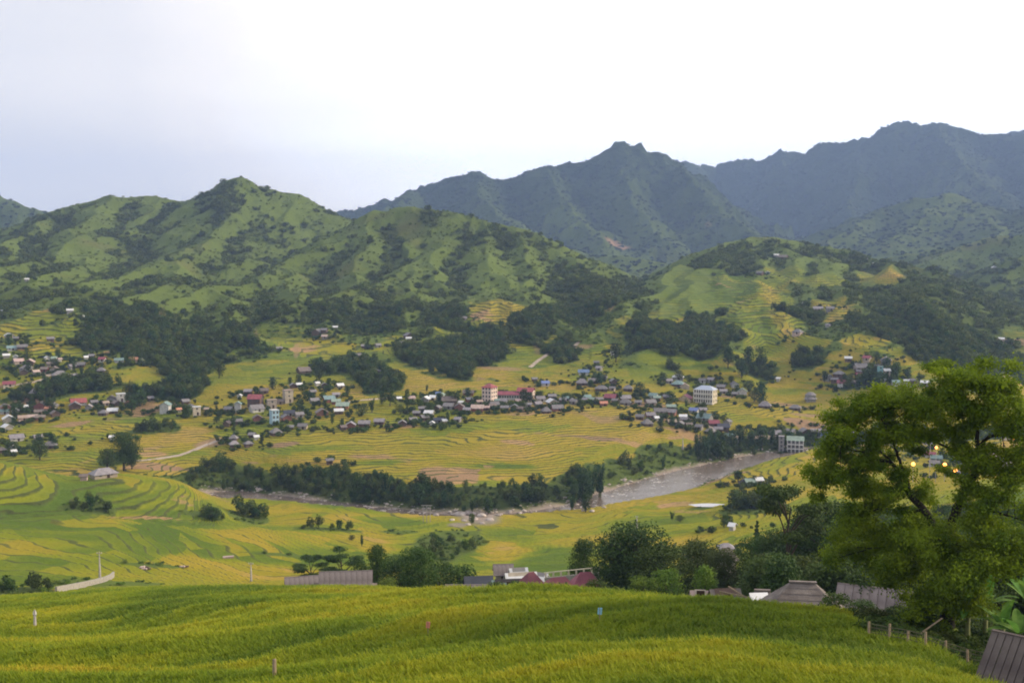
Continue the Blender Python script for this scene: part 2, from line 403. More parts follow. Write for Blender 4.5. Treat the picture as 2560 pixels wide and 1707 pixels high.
# ------------------------------------------------------------------ land cover
def region_box(px, py, rx, ry):
    """Centre azimuth / distance and their half widths on the ground for a patch seen round a pixel."""
    a0, _ = ray(px, py)
    rc = pick(px, py)[3]; r1 = pick(px, py + ry)[3]; r2 = pick(px, py - ry)[3]
    lo, hi = math.log(min(r1, rc)), math.log(max(r2, rc))
    if hi - lo > 0.5: hi = lo + 0.5
    return a0, rx / F, 0.5 * (lo + hi), max(0.5 * (hi - lo), 0.004)
LR = np.log(RG)
WN = fbm(X, Y, 34, 3) * sstep(30, 300, RG); WN2 = fbm(X + 999, Y, 34, 3) * sstep(30, 300, RG)
def blob(ch, px, py, rx, ry, val, soft=0.35, wob=0.35):
    a0, ha, r0, hr = region_box(px, py, rx, ry)
    j0, j1 = np.searchsorted(AA, a0 - ha * 2), np.searchsorted(AA, a0 + ha * 2)
    q0, q1 = np.searchsorted(RR, math.exp(r0 - hr * 2)), np.searchsorted(RR, math.exp(r0 + hr * 2)) + 1
    s = (slice(q0, q1), slice(j0, j1))
    d = np.hypot((AG[s] - a0) / ha + WN[s] * wob, (LR[s] - r0) / hr + WN2[s] * wob)
    m = 1 - sstep(1 - soft, 1 + soft, d)
    ch[s] = ch[s] * (1 - m) + val * m

near_town = np.zeros(H.shape)
RICE = 1 - sstep(36, 44, H + fbm(X, Y, 70, 3) * 6) * sstep(700, 800, RG)
RICE *= 1 - sstep(930, 1010, RG + fbm(X, Y, 70, 3) * 40) * 0.9
azf = lambda px: ray(px, 1400)[0]
# slope under the near houses and the wooded slope on the right
slope_m = sstep(azf(1000), azf(1250), AG) * sstep(88, 104, RG) * (1 - sstep(255, 300, RG + WN * 30))
slope_m = np.maximum(slope_m, sstep(azf(600), azf(760), AG) * sstep(150, 170, RG) * (1 - sstep(235, 270, RG + WN * 20)))
slope_m = np.maximum(slope_m, sstep(azf(1880), azf(2060), AG + WN * 0.012) * sstep(84, 92, RG) * (1 - sstep(330, 420, RG + WN * 40)))
slope_m = np.maximum(slope_m, sstep(azf(2040), azf(2060), AG) * sstep(-1, 1, RG - np.interp(AG, [azf(2040), azf(2172), azf(2320), azf(2450), azf(2560)], [90, 65.5, 65.5, 65, 57])) * (1 - sstep(330, 420, RG + WN * 40)))
RICE *= 1 - slope_m
WOOD = sstep(azf(1860), azf(1960), AG + WN * 0.012) * sstep(118, 130, RG) * (1 - sstep(-60, 0, RG + WN * 30 - (250 + 190 * sstep(azf(1950), azf(2150), AG))))
LUSH = sstep(-0.5, 0.8, fbm(X, Y, 150, 4)) * 0.85 * (1 - sstep(2600, 3600, RG) * .8)
GOLD = 0.52 + 0.22 * fbm(X, Y + 500, 120, 3) * sstep(200, 400, RG) + 0.16 * sstep(540, 570, RG)
GOLD -= 0.2 * (1 - sstep(160, 220, RG)) + 0.12 * sstep(200, 260, RG) * (1 - sstep(430, 470, RG))
DRY = sstep(0.35, 0.9, fbm(X + 70, Y * 1.5, 70, 3)) * 0.55 * sstep(540, 570, RG)
ROCK = np.zeros(H.shape); DIRT = np.zeros(H.shape)
# woods in the hollows of the hills
curv = H - (np.roll(H, 14, 1) + np.roll(H, -14, 1)) * 0.5
hollow = sstep(0.4, 4.0, -curv / (RG / 1200)) * hill
WOOD = np.maximum(WOOD, np.clip(hill * (0.85 * sstep(0.1, 0.7, fbm(X + 40, Y - 80, 130, 4)) * 0.45 + hollow * 0.5), 0, 1) * (1 - sstep(2300, 2800, RG) * 0.3))
# patches, by what stands there; a few paint light and shade on the hills
for b in [  # rice on the slopes
  (1800,740,210,110,.42),(1620,830,90,50,.5),(1240,790,75,42,.9),(1150,850,90,25,.7),(990,870,70,20,.8),(1340,880,70,40,.8),(1300,930,90,20,1),(1420,860,50,20,.4),(1560,880,110,45,.7),(1480,905,60,20,.9),
  (1840,720,60,50,.75),(1920,770,60,60,1),(1900,830,90,60,1),(2000,860,70,25,1),(2110,885,60,12,1),(2180,905,40,10,1),(1960,690,60,20,.6),(2080,700,60,18,.8),(2240,690,60,14,1),(2180,700,50,16,.5),
  (2090,770,60,30,.6),(1700,810,60,22,.9),(1640,860,70,30,.7),(2160,850,70,16,.7),(2240,880,50,12,.6),
  (90,840,130,60,.95),(40,880,90,40,1),(170,880,50,25,1),(60,960,80,50,1),(700,855,120,35,.5),(820,870,120,30,.65),(740,930,160,30,.95),(620,900,90,30,.6),(900,900,80,25,.5),(560,940,90,25,.9),(1010,925,70,14,.8),
  (2430,935,200,8,.8),(2100,920,120,12,.7),(2530,870,40,60,.4),(1790,920,160,20,.9),(1950,915,120,18,.9),(1430,790,40,20,.5),(700,820,60,16,.4)]:
    blob(RICE, *b)
for b in [(1800,740,260,130,.2),(1100,880,560,30,.28),(1500,910,200,40,.4),(150,860,220,70,.42),(500,930,200,40,.45),(1240,770,60,22,.85),(1290,850,60,30,.6),(1180,800,40,20,.5),(1920,730,25,30,.8),(1950,790,30,30,.9),(1990,830,40,14,.9),(2080,865,60,8,.95),(2230,690,60,12,.85),(1710,805,45,14,.8),
          (100,870,60,25,.7),(700,850,80,25,.35),(820,870,100,25,.35),(1560,890,90,30,.3),(1640,860,50,20,.35),(1330,940,70,10,.8),(1960,700,60,14,.5),(1860,800,60,40,.35),
          (150,1165,150,14,.72),(100,1225,150,30,.06),(100,1265,150,25,.1),(470,1200,110,16,.7),(400,1222,80,12,.72),(480,1250,110,22,.3),(420,1280,90,10,.15),
          (50,1365,160,22,.75),(80,1330,180,12,.5),(300,1296,60,10,.8),(480,1330,170,30,.12),(480,1400,90,16,.85),(620,1340,90,25,.6),(650,1430,140,22,.95),(300,1340,90,20,.45),(200,1400,120,20,.3),
          (700,1272,60,10,.75),(900,1275,120,10,.15),(780,1300,140,10,.85),(900,1345,90,16,.85),(1000,1310,110,14,.35),(930,1370,60,12,.95),(820,1390,100,22,.08),(1280,1375,70,28,.9),(1130,1380,60,40,.25),
          (1500,1330,260,30,.3),(1380,1410,90,40,.08),(1450,1320,110,16,.45),(1480,1350,120,14,.7),(1650,1380,90,25,.2),(1700,1350,80,14,.75),(1600,1290,160,10,.4),(1700,1250,180,14,.75),(1850,1200,150,40,.68),(1980,1230,80,30,.6),(1950,1160,90,15,.5),
          (1270,1165,70,8,.08),(960,1155,110,7,.18),(1050,1160,60,10,.85),(1300,1200,100,25,.72),(1560,1130,160,25,.66),(1400,1020,160,20,.72),(1800,1030,160,30,.62),(2030,1040,80,20,.6),(700,1130,150,12,.35),(600,1070,70,25,.35),(460,1095,70,10,.8),(460,1135,90,10,.4),(380,1040,100,15,.3),(500,1075,60,8,.8),(150,1100,150,15,.35),(250,1070,100,8,.7),(700,1040,120,20,.45),
          (160,1560,180,45,.55),(120,1680,120,25,.62),(330,1660,140,20,.62),(350,1555,60,14,.05),(500,1490,200,22,.12),(900,1510,200,14,.42),(1300,1560,400,25,.28),(1700,1650,500,35,.34),(700,1650,150,25,.4),(1000,1600,250,25,.34),(2100,1640,200,35,.28),(250,1490,200,10,.3)]:
    blob(GOLD, *b, soft=.5)
for b in [(1120,1190,75,20,.95),(1200,1165,40,12,.5),(1000,1065,60,8,.5),(1450,1045,160,18,.4),(1500,1095,120,6,.6),(1750,1103,60,5,.6),(1720,1080,80,6,.7),(720,1110,60,8,.7),(390,1165,80,10,.9),(650,1150,80,8,.5),(1300,1105,60,8,.6),(1450,1210,100,6,.5),(1390,1228,80,5,.4),(300,1140,100,8,.6),(420,1170,60,7,.7),(1600,1010,100,7,.5),(1700,1260,60,10,.5),(1740,1278,70,8,.6),(180,1060,60,6,.5),
          (1950,1010,130,4,.6),(1850,1015,90,4,.5),(470,1300,60,8,.0),(470,1250,60,12,.35),(360,1290,80,5,.5),(30,1350,30,5,.4),(560,1240,40,16,.3)]:
    blob(DRY, *b, soft=.4, wob=.5)
blob(DIRT, 2030, 1064, 68, 12, .9, soft=.05, wob=.05)
blob(DIRT, 2040, 1039, 60, 4, .7, soft=.1, wob=.1)
for b in [(405,805,10,26,1),(395,850,14,10,.7),(1545,612,30,7,.9),(75,1003,42,14,.9),(2530,855,45,8,.8),(1770,560,8,7,.35),(1260,920,50,5,.6),(540,1105,45,10,.8),(1460,865,25,6,.6),(1520,765,16,14,.5),(640,838,6,12,.5),(740,880,6,18,.5),(1345,860,10,30,.4)]:
    blob(DIRT, *b, soft=.3)
for b in [(620,505,32,40,.15),(558,510,34,40,.95),(460,890,165,55,1),(430,975,70,22,1),(160,975,130,25,1),(380,985,70,12,.9),(1130,895,125,50,1),(1210,860,60,40,.9),(950,960,55,25,.9),(870,925,90,25,.6),(1330,815,50,40,1),(1410,880,50,25,.9),(1450,755,110,60,.8),(1640,850,60,45,1),(1720,850,30,40,1),(1780,850,70,45,1),(1880,925,70,22,.8),(2030,900,40,25,.7),  # first two patches paint the left peak's lit right and shaded left face
          (2300,800,130,110,.5),(2430,730,120,80,.5),(2400,880,160,60,.9),(2160,950,90,20,.7),(1580,850,40,40,.8),(300,790,120,30,.6),(90,800,110,25,.5),(900,800,120,35,.8),(1020,740,110,40,.55),(1120,800,40,30,.8),(700,790,80,16,.5),(250,850,90,30,.9),(1860,620,60,12,.3),(2100,640,160,12,.55),(1820,660,70,25,.9),(1700,690,50,25,.3),(2130,730,14,60,.7),(2000,790,50,14,.8),
          (1250,690,60,45,.0),(1300,650,70,35,.1),(1330,740,60,30,.15),(750,640,120,30,.15),(620,700,80,25,.2),(450,740,80,20,.1),(1450,640,70,30,.15),(520,860,20,30,.9),(1020,700,60,14,.2),(1050,735,60,14,.1),(650,905,50,22,.15),(1560,905,60,25,.1),(240,940,60,14,.5),(1470,880,60,20,.4)]:
    blob(WOOD, *b, soft=.6, wob=.6)
    if b[4] >= .6: blob(RICE, b[0], b[1], b[2] * .95, b[3] * .95, 0, soft=.4, wob=.6)
for b in [(1800,740,210,110,.8),(1250,690,70,50,1),(1320,650,80,40,.9),(1330,740,60,30,1),(760,640,120,30,.8),(640,700,80,30,.8),(450,735,80,25,1),(430,800,50,40,.8),(1450,650,60,40,.9),(615,510,34,45,1),(1040,725,60,22,1),(170,650,60,10,.9),(180,700,90,20,.7),(650,880,80,25,1),(400,700,160,30,.5),(2350,520,120,40,.9),(1400,560,90,40,.8),(1830,640,60,16,.9),(960,545,100,25,.3),(2130,740,20,50,.9)]:  # lush green on the left peak paints its sunlit right side
    blob(LUSH, *b)
# gullies, hedges and river banks in the near valley
for b in [(1100,1375,80,30,0),(1000,1330,60,6,.2),(1200,1350,20,14,.3),(620,1290,45,16,0),(220,1268,60,14,0),(500,1285,60,8,0),(250,1455,150,8,0),(700,1385,110,4,.2),(820,1322,80,5,.2),(930,1300,60,5,.2),(1150,1320,60,25,.1),(1750,1270,40,5,.3),(1900,1270,80,12,0),(1860,1225,50,8,.3),(1530,1430,90,10,.2),(380,1410,80,6,.2),(60,1478,90,10,0),(300,1145,60,16,.1),(400,1070,70,14,.2),(1190,1300,40,8,0)]:
    blob(RICE, *b)
for b in [(1110,1380,70,28,.55),(620,1285,40,14,.8),(540,1290,40,8,.8),(220,1268,50,12,.8),(60,1476,110,9,.9),(400,1072,60,12,.6),(290,1160,40,16,.6),(1900,1262,60,12,.8),(820,1320,60,4,.8),(560,1425,60,4,.5),(1190,1345,12,10,.8)]:
    blob(WOOD, *b)
bank = 1 - sstep(18, 30, RD + WN * 8)
RICE *= 1 - bank * (Y > 0)
RICE *= 1 - 0  # keep range
far_side = RG > (np.interp(AG, np.unwrap(np.arctan2(RC[:, 0], RC[:, 1])), np.hypot(RC[:, 0], RC[:, 1])))
west = (1 - sstep(azf(1400), azf(1530), AG)) * sstep(azf(455), azf(490), AG)
WOOD = np.where(far_side & (RD < 60), np.maximum(WOOD * (1 - bank), bank * sstep(1.5, 4, RD) * (0.95 * west + 0.5 * sstep(azf(1400), azf(1530), AG) + 0.5 * sstep(azf(1730), azf(1760), AG))), WOOD)
near_bank = (~far_side) & (RD < 60)
RICE = np.where(near_bank, np.maximum(RICE, sstep(5, 9, RD + WN * 3)), RICE)
WOOD = np.where(near_bank, WOOD * 0.2, WOOD)
ROCK = 1 - sstep(2.0, 5.5, RD + WN * 3)
blob(ROCK, 1190, 1296, 60, 9, 1); blob(ROCK, 1140, 1310, 25, 6, .8)
RICE *= (1 - ROCK); WOOD *= (1 - ROCK)
WOOD *= 1 - np.clip(RICE * 1.2, 0, 1) * sstep(0, 1, 2 * RICE)
RICE = np.clip(RICE, 0, 1) * (RG > 20)
DRY *= np.clip(RICE, 0, 1)

# terraces: treads with banks between them
STEP = 1.35 - 0.55 * sstep(150, 280, RG) + 0.35 * sstep(415, 430, RG) * (1 - sstep(520, 545, RG)) * (1 - sstep(azf(480), azf(560), AG)) - 0.25 * sstep(480, 560, RG) + 1.4 * sstep(840, 1000, RG)
T = (H - 30) / STEP + (0.7 + 2.2 * sstep(280, 330, RG) * (1 - sstep(470, 520, RG)) * sstep(azf(780), azf(1000), AG)) * fbm(X, Y, 55, 2) + 0.25 * fbm(X, Y, 14, 2) * sstep(100, 300, RG)
fr = T - np.floor(T)
terr = sstep(0.66, 1.0, fr) - fr
H = H + STEP * terr * sstep(0.25, 0.7, RICE) * (0.8 + 0.15 * sstep(150, 260, RG))

# ------------------------------------------------------------------ material helpers
def mat(name, base=(.5, .5, .5), rough=.8, vary=None, vscale=1.0, spec=0.2, metal=0.0, emit=None, estr=0, bump=0, bscale=20, rand=0):
    m = bpy.data.materials.new(name); m.use_nodes = True
    nt = m.node_tree; b = nt.nodes['Principled BSDF']
    b.inputs['Base Color'].default_value = (*base, 1); b.inputs['Roughness'].default_value = rough
    b.inputs['Specular IOR Level'].default_value = spec; b.inputs['Metallic'].default_value = metal
    if emit: b.inputs['Emission Color'].default_value = (*emit, 1); b.inputs['Emission Strength'].default_value = estr
    tc = nt.nodes.new('ShaderNodeTexCoord')
    if vary:
        no = nt.nodes.new('ShaderNodeTexNoise'); no.inputs['Scale'].default_value = vscale; no.inputs['Detail'].default_value = 3
        nt.links.new(tc.outputs['Object'], no.inputs['Vector'])
        rp = nt.nodes.new('ShaderNodeValToRGB'); rp.color_ramp.elements[0].position = .35; rp.color_ramp.elements[1].position = .68
        rp.color_ramp.elements[0].color = (*base, 1); rp.color_ramp.elements[1].color = (*vary, 1)
        nt.links.new(no.outputs[0], rp.inputs[0])
        last = rp.outputs[0]
        if rand:
            oi = nt.nodes.new('ShaderNodeObjectInfo'); hs = nt.nodes.new('ShaderNodeHueSaturation')
            mr = nt.nodes.new('ShaderNodeMapRange'); mr.inputs['To Min'].default_value = 1 - rand; mr.inputs['To Max'].default_value = 1 + rand
            nt.links.new(oi.outputs['Random'], mr.inputs[0]); nt.links.new(mr.outputs[0], hs.inputs['Value'])
            mr2 = nt.nodes.new('ShaderNodeMapRange'); mr2.inputs['To Min'].default_value = .485; mr2.inputs['To Max'].default_value = .515
            mu = nt.nodes.new('ShaderNodeMath'); mu.operation = 'MULTIPLY'; mu.inputs[1].default_value = 7.31
            fr_ = nt.nodes.new('ShaderNodeMath'); fr_.operation = 'FRACT'
            nt.links.new(oi.outputs['Random'], mu.inputs[0]); nt.links.new(mu.outputs[0], fr_.inputs[0]); nt.links.new(fr_.outputs[0], mr2.inputs[0]); nt.links.new(mr2.outputs[0], hs.inputs['Hue'])
            nt.links.new(last, hs.inputs['Color']); last = hs.outputs[0]
        nt.links.new(last, b.inputs['Base Color'])
    if bump:
        n2 = nt.nodes.new('ShaderNodeTexNoise'); n2.inputs['Scale'].default_value = bscale
        nt.links.new(tc.outputs['Object'], n2.inputs['Vector'])
        bp = nt.nodes.new('ShaderNodeBump'); bp.inputs['Strength'].default_value = bump; bp.inputs['Distance'].default_value = .1
        nt.links.new(n2.outputs[0], bp.inputs['Height']); nt.links.new(bp.outputs[0], b.inputs['Normal'])
    return m

def N(nt, t, **k):
    n_ = nt.nodes.new(t)
    for a, v in k.items():
        if a == 'op': n_.operation = v
        elif a == 'ins':
            for i_, x_ in v.items():
                if hasattr(x_, 'is_linked') or isinstance(x_, bpy.types.NodeSocket): nt.links.new(x_, n_.inputs[i_])
                else: n_.inputs[i_].default_value = x_
        else: setattr(n_, a, v)
    return n_
def mix(nt, f, a, b, mode='MIX'):
    m_ = nt.nodes.new('ShaderNodeMix'); m_.data_type = 'RGBA'; m_.blend_type = mode
    for s_, v in ((0, f), (6, a), (7, b)):
        if isinstance(v, bpy.types.NodeSocket): nt.links.new(v, m_.inputs[s_])
        elif isinstance(v, tuple): m_.inputs[s_].default_value = (*v, 1)
        else: m_.inputs[s_].default_value = v
    return m_.outputs[2]
def math_(nt, op, a, b=None, c=None, clamp=False):
    m_ = nt.nodes.new('ShaderNodeMath'); m_.operation = op; m_.use_clamp = clamp
    for i_, v in enumerate((a, b, c)):
        if v is None: continue
        if isinstance(v, bpy.types.NodeSocket): nt.links.new(v, m_.inputs[i_])
        else: m_.inputs[i_].default_value = v
    return m_.outputs[0]
def ramp(nt, f, stops, interp='LINEAR'):
    r_ = nt.nodes.new('ShaderNodeValToRGB'); cr_ = r_.color_ramp; cr_.interpolation = interp
    while len(cr_.elements) < len(stops): cr_.elements.new(0.5)
    for e_, (p_, c_) in zip(cr_.elements, stops): e_.position = p_; e_.color = (*c_, 1)
    nt.links.new(f, r_.inputs[0]); return r_.outputs[0]
def noise(nt, vec, scale, detail=3, rough=.5):
    n_ = N(nt, 'ShaderNodeTexNoise'); n_.inputs['Scale'].default_value = scale; n_.inputs['Detail'].default_value = detail; n_.inputs['Roughness'].default_value = rough
    nt.links.new(vec, n_.inputs['Vector']); return n_.outputs[0]

# ------------------------------------------------------------------ the land's material
GREEN, YGREEN, GOLDEN, STRAW = (.115, .160, .012), (.20, .22, .010), (.33, .25, .022), (.36, .245, .055)
def build_land_mat():
    m = bpy.data.materials.new('land'); m.use_nodes = True; nt = m.node_tree
    b = nt.nodes['Principled BSDF']; b.inputs['Roughness'].default_value = .95; b.inputs['Specular IOR Level'].default_value = .1
    geo = N(nt, 'ShaderNodeNewGeometry'); pos = geo.outputs['Position']
    za = N(nt, 'ShaderNodeAttribute', attribute_name='zone'); zs = N(nt, 'ShaderNodeSeparateColor'); nt.links.new(za.outputs['Color'], zs.inputs[0])
    ca_ = N(nt, 'ShaderNodeAttribute', attribute_name='cover'); cs = N(nt, 'ShaderNodeSeparateColor'); nt.links.new(ca_.outputs['Color'], cs.inputs[0])
    ta = N(nt, 'ShaderNodeAttribute', attribute_name='level'); t = ta.outputs['Fac']
    rice, gold, dry = zs.outputs; rock = za.outputs['Alpha']; wood, lush, dirt = cs.outputs
    fl = math_(nt, 'FLOOR', t); fr_ = math_(nt, 'FRACT', t)
    # parcels: cells in plan, different on every terrace
    sep = N(nt, 'ShaderNodeSeparateXYZ'); nt.links.new(pos, sep.inputs[0])
    cmb = N(nt, 'ShaderNodeCombineXYZ'); 
    nt.links.new(math_(nt, 'MULTIPLY', sep.outputs[0], 1 / 46), cmb.inputs[0]); nt.links.new(math_(nt, 'MULTIPLY', sep.outputs[1], 1 / 60), cmb.inputs[1]); nt.links.new(math_(nt, 'MULTIPLY', math_(nt, 'FLOOR', math_(nt, 'MULTIPLY', t, .5)), 0.37), cmb.inputs[2])
    vo = N(nt, 'ShaderNodeTexVoronoi'); nt.links.new(cmb.outputs[0], vo.inputs['Vector']); vo.inputs['Scale'].default_value = 1.0; vo.inputs['Randomness'].default_value = .9
    vs = N(nt, 'ShaderNodeSeparateColor'); nt.links.new(vo.outputs['Color'], vs.inputs[0])
    p = math_(nt, 'ADD', gold, math_(nt, 'MULTIPLY', math_(nt, 'SUBTRACT', vs.outputs[0], .5), .5))
    wn_ = N(nt, 'ShaderNodeTexWhiteNoise', noise_dimensions='1D'); nt.links.new(fl, wn_.inputs['W'])
    p = math_(nt, 'ADD', p, math_(nt, 'MULTIPLY', math_(nt, 'SUBTRACT', wn_.outputs['Value'], .5), .16))
    n1 = noise(nt, pos, .12, 4, .6)
    p = math_(nt, 'ADD', p, math_(nt, 'MULTIPLY', math_(nt, 'SUBTRACT', n1, .5), .34))
    nearp = math_(nt, 'MULTIPLY', math_(nt, 'SUBTRACT', wn_.outputs['Value'], .5), .0)
    rc = ramp(nt, p, [(0, (.085, .135, .012)), (.18, GREEN), (.42, YGREEN), (.66, (.275, .228, .016)), (.86, GOLDEN), (1, STRAW)])
    # cut stubble parcels
    dsel = math_(nt, 'MULTIPLY', math_(nt, 'SUBTRACT', math_(nt, 'ADD', dry, math_(nt, 'MULTIPLY', math_(nt, 'SUBTRACT', vs.outputs[1], .5), .6)), .34), 5, clamp=True)
    dsel = math_(nt, 'MULTIPLY', dsel, math_(nt, 'MULTIPLY', dry, 3, clamp=True))
    rc = mix(nt, dsel, rc, mix(nt, vs.outputs[2], (.27, .17, .10), (.40, .25, .11)))
    # grassy banks between treads
    wob = noise(nt, pos, .35, 2)
    ln = math_(nt, 'MULTIPLY', math_(nt, 'SUBTRACT', fr_, math_(nt, 'ADD', .60, math_(nt, 'MULTIPLY', wob, .24))), 8, clamp=True)
    far_k = N(nt, 'ShaderNodeMapRange'); nt.links.new(N(nt, 'ShaderNodeVectorMath', op='LENGTH', ins={0: pos}).outputs['Value'], far_k.inputs[0])
    far_k.inputs['From Min'].default_value = 150; far_k.inputs['From Max'].default_value = 300; far_k.inputs['To Min'].default_value = .5; far_k.inputs['To Max'].default_value = 1.0
    ln = math_(nt, 'MULTIPLY', ln, math_(nt, 'MULTIPLY', far_k.outputs[0], math_(nt, 'ADD', .55, math_(nt, 'MULTIPLY', noise(nt, pos, .03, 2), .8), clamp=True)))
    rc = mix(nt, ln, rc, mix(nt, wob, (.04, .065, .014), (.10, .10, .03)))
    fine = noise(nt, pos, 1.6, 4, .65)
    rc = mix(nt, .55, rc, mix(nt, fine, (.62, .62, .62), (1.35, 1.35, 1.35)), 'MULTIPLY')
    # scrub and meadow
    s1 = noise(nt, pos, .035, 5, .6); s2 = noise(nt, pos, .3, 4, .65)
    dark = mix(nt, s2, (.072, .104, .018), (.105, .140, .023))
    light = mix(nt, s2, (.090, .130, .020), (.128, .168, .027))
    brown = mix(nt, s2, (.10, .085, .028), (.15, .125, .04))
    k = math_(nt, 'ADD', math_(nt, 'MULTIPLY', lush, .9), math_(nt, 'MULTIPLY', math_(nt, 'SUBTRACT', s1, .5), 1.0), clamp=True)
    gc = mix(nt, k, dark, light)
    gc = mix(nt, math_(nt, 'MULTIPLY', math_(nt, 'SUBTRACT', noise(nt, pos, .011, 4), .60), 3, clamp=True), gc, brown)
    gc = mix(nt, wood, gc, mix(nt, s2, (.040, .060, .014), (.074, .098, .021)))
    fk = N(nt, 'ShaderNodeMapRange'); nt.links.new(N(nt, 'ShaderNodeVectorMath', op='LENGTH', ins={0: pos}).outputs['Value'], fk.inputs[0])
    fk.inputs['From Min'].default_value = 2300; fk.inputs['From Max'].default_value = 3800
    gc = mix(nt, math_(nt, 'MULTIPLY', fk.outputs[0], math_(nt, 'SUBTRACT', 1, math_(nt, 'MULTIPLY', lush, .6))), gc, mix(nt, noise(nt, pos, .02, 5, .65), (.012, .028, .012), (.045, .070, .020)))
    rmask = math_(nt, 'MULTIPLY', math_(nt, 'SUBTRACT', math_(nt, 'ADD', rice, math_(nt, 'MULTIPLY', math_(nt, 'SUBTRACT', noise(nt, pos, .08, 3), .5), .5)), .35), 4, clamp=True)
    c = mix(nt, rmask, gc, rc)
    c = mix(nt, dirt, c, mix(nt, s2, (.26, .15, .09), (.36, .24, .15)))
    c = mix(nt, rock, c, mix(nt, noise(nt, pos, .5, 4, .7), (.16, .12, .10), (.42, .35, .29)))
    nt.links.new(c, b.inputs['Base Color'])
    bp = N(nt, 'ShaderNodeBump'); bp.inputs['Strength'].default_value = .7; bp.inputs['Distance'].default_value = .5
    crag = math_(nt, 'MULTIPLY', noise(nt, N(nt, 'ShaderNodeMapping', ins={0: pos, 3: (1, 1, .45)}).outputs[0], .009, 6, .62), math_(nt, 'MULTIPLY', fk.outputs[0], 190))
    nt.links.new(math_(nt, 'ADD', crag, math_(nt, 'ADD', fine, math_(nt, 'MULTIPLY', s2, 3))), bp.inputs['Height']); nt.links.new(bp.outputs[0], b.inputs['Normal'])
    return m
land = build_land_mat()

def tag(o, label=None, cat=None, group=None, kind=None):
    if label: o['label'] = label
    if cat: o['category'] = cat
    if group: o['group'] = group
    if kind: o['kind'] = kind
    return o
def mesh_np(name, v, f, mats=(), smooth=False):
    me = bpy.data.meshes.new(name)
    v = np.asarray(v, dtype=np.float32); f = np.asarray(f, dtype=np.int32)
    me.vertices.add(len(v)); me.vertices.foreach_set('co', v.ravel())
    me.loops.add(f.size); me.loops.foreach_set('vertex_index', f.ravel())
    me.polygons.add(len(f)); me.polygons.foreach_set('loop_start', np.arange(0, f.size, f.shape[1], dtype=np.int32))
    if smooth: me.polygons.foreach_set('use_smooth', np.ones(len(f), dtype=bool))
    me.update(calc_edges=True)
    for m_ in mats: me.materials.append(m_)
    return me
def link(name, me, parent=None, loc=None):
    o = bpy.data.objects.new(name, me); col.objects.link(o)
    if parent is not None: o.parent = parent
    if loc is not None: o.location = loc
    return o

V = np.stack([X, Y, H], -1).reshape(-1, 3)
ii = np.arange(NR - 1)[:, None] * NA + np.arange(NA - 1)[None]
Fc = np.stack([ii, ii + 1, ii + NA + 1, ii + NA], -1).reshape(-1, 4)
gme = mesh_np('ground', V, Fc, [land], True)
def colattr(me, name, chans):
    a_ = me.attributes.new(name, 'FLOAT_COLOR', 'POINT')
    a_.data.foreach_set('color', np.stack([np.asarray(c_).ravel() for c_ in chans], -1).astype(np.float32).ravel())
colattr(gme, 'zone', (RICE, GOLD, DRY, ROCK)); colattr(gme, 'cover', (WOOD, LUSH, DIRT, np.ones(H.shape)))
gme.attributes.new('level', 'FLOAT', 'POINT').data.foreach_set('value', T.astype(np.float32).ravel())
tag(link('ground', gme), kind='structure')

# ------------------------------------------------------------------ river and pond
def build_water_mat(name, deep, foam_amt):
    m = bpy.data.materials.new(name); m.use_nodes = True; nt = m.node_tree
    b = nt.nodes['Principled BSDF']; b.inputs['Roughness'].default_value = .12; b.inputs['Specular IOR Level'].default_value = .6
    pos = N(nt, 'ShaderNodeNewGeometry').outputs['Position']
    n1 = noise(nt, pos, .35, 5, .7); n2 = noise(nt, pos, .06, 3)
    f = math_(nt, 'MULTIPLY', math_(nt, 'SUBTRACT', math_(nt, 'ADD', n1, math_(nt, 'MULTIPLY', math_(nt, 'SUBTRACT', n2, .5), .6)), .60), 9, clamp=True)
    nt.links.new(mix(nt, math_(nt, 'MULTIPLY', f, foam_amt), deep, (.50, .46, .43)), b.inputs['Base Color'])
    nt.links.new(math_(nt, 'ADD', .14, math_(nt, 'MULTIPLY', f, .5)), b.inputs['Roughness'])
    bp = N(nt, 'ShaderNodeBump'); bp.inputs['Strength'].default_value = .8; bp.inputs['Distance'].default_value = .4
    nt.links.new(n1, bp.inputs['Height']); nt.links.new(bp.outputs[0], b.inputs['Normal'])
    return m
tang = np.gradient(RC[:, :2], axis=0); tang /= np.linalg.norm(tang, axis=1)[:, None]
nrm = np.stack([-tang[:, 1], tang[:, 0]], -1)
vs_, fs_ = [], []
for i in range(len(RC)):
    for q in range(9):
        s_ = (q / 8 - .5) * 2 * (RC[i, 3] + 3)
        vs_.append((RC[i, 0] + nrm[i, 0] * s_, RC[i, 1] + nrm[i, 1] * s_, RC[i, 2] + .15 + .10 * math.sin(i * .7 + q * 1.3)))
        if i and q: k_ = i * 9 + q; fs_.append((k_ - 10, k_ - 9, k_, k_ - 1))
river = link('river', mesh_np('river', vs_, fs_, [build_water_mat('river_water', (.15, .115, .09), .75)], True)); tag(river, kind='structure')

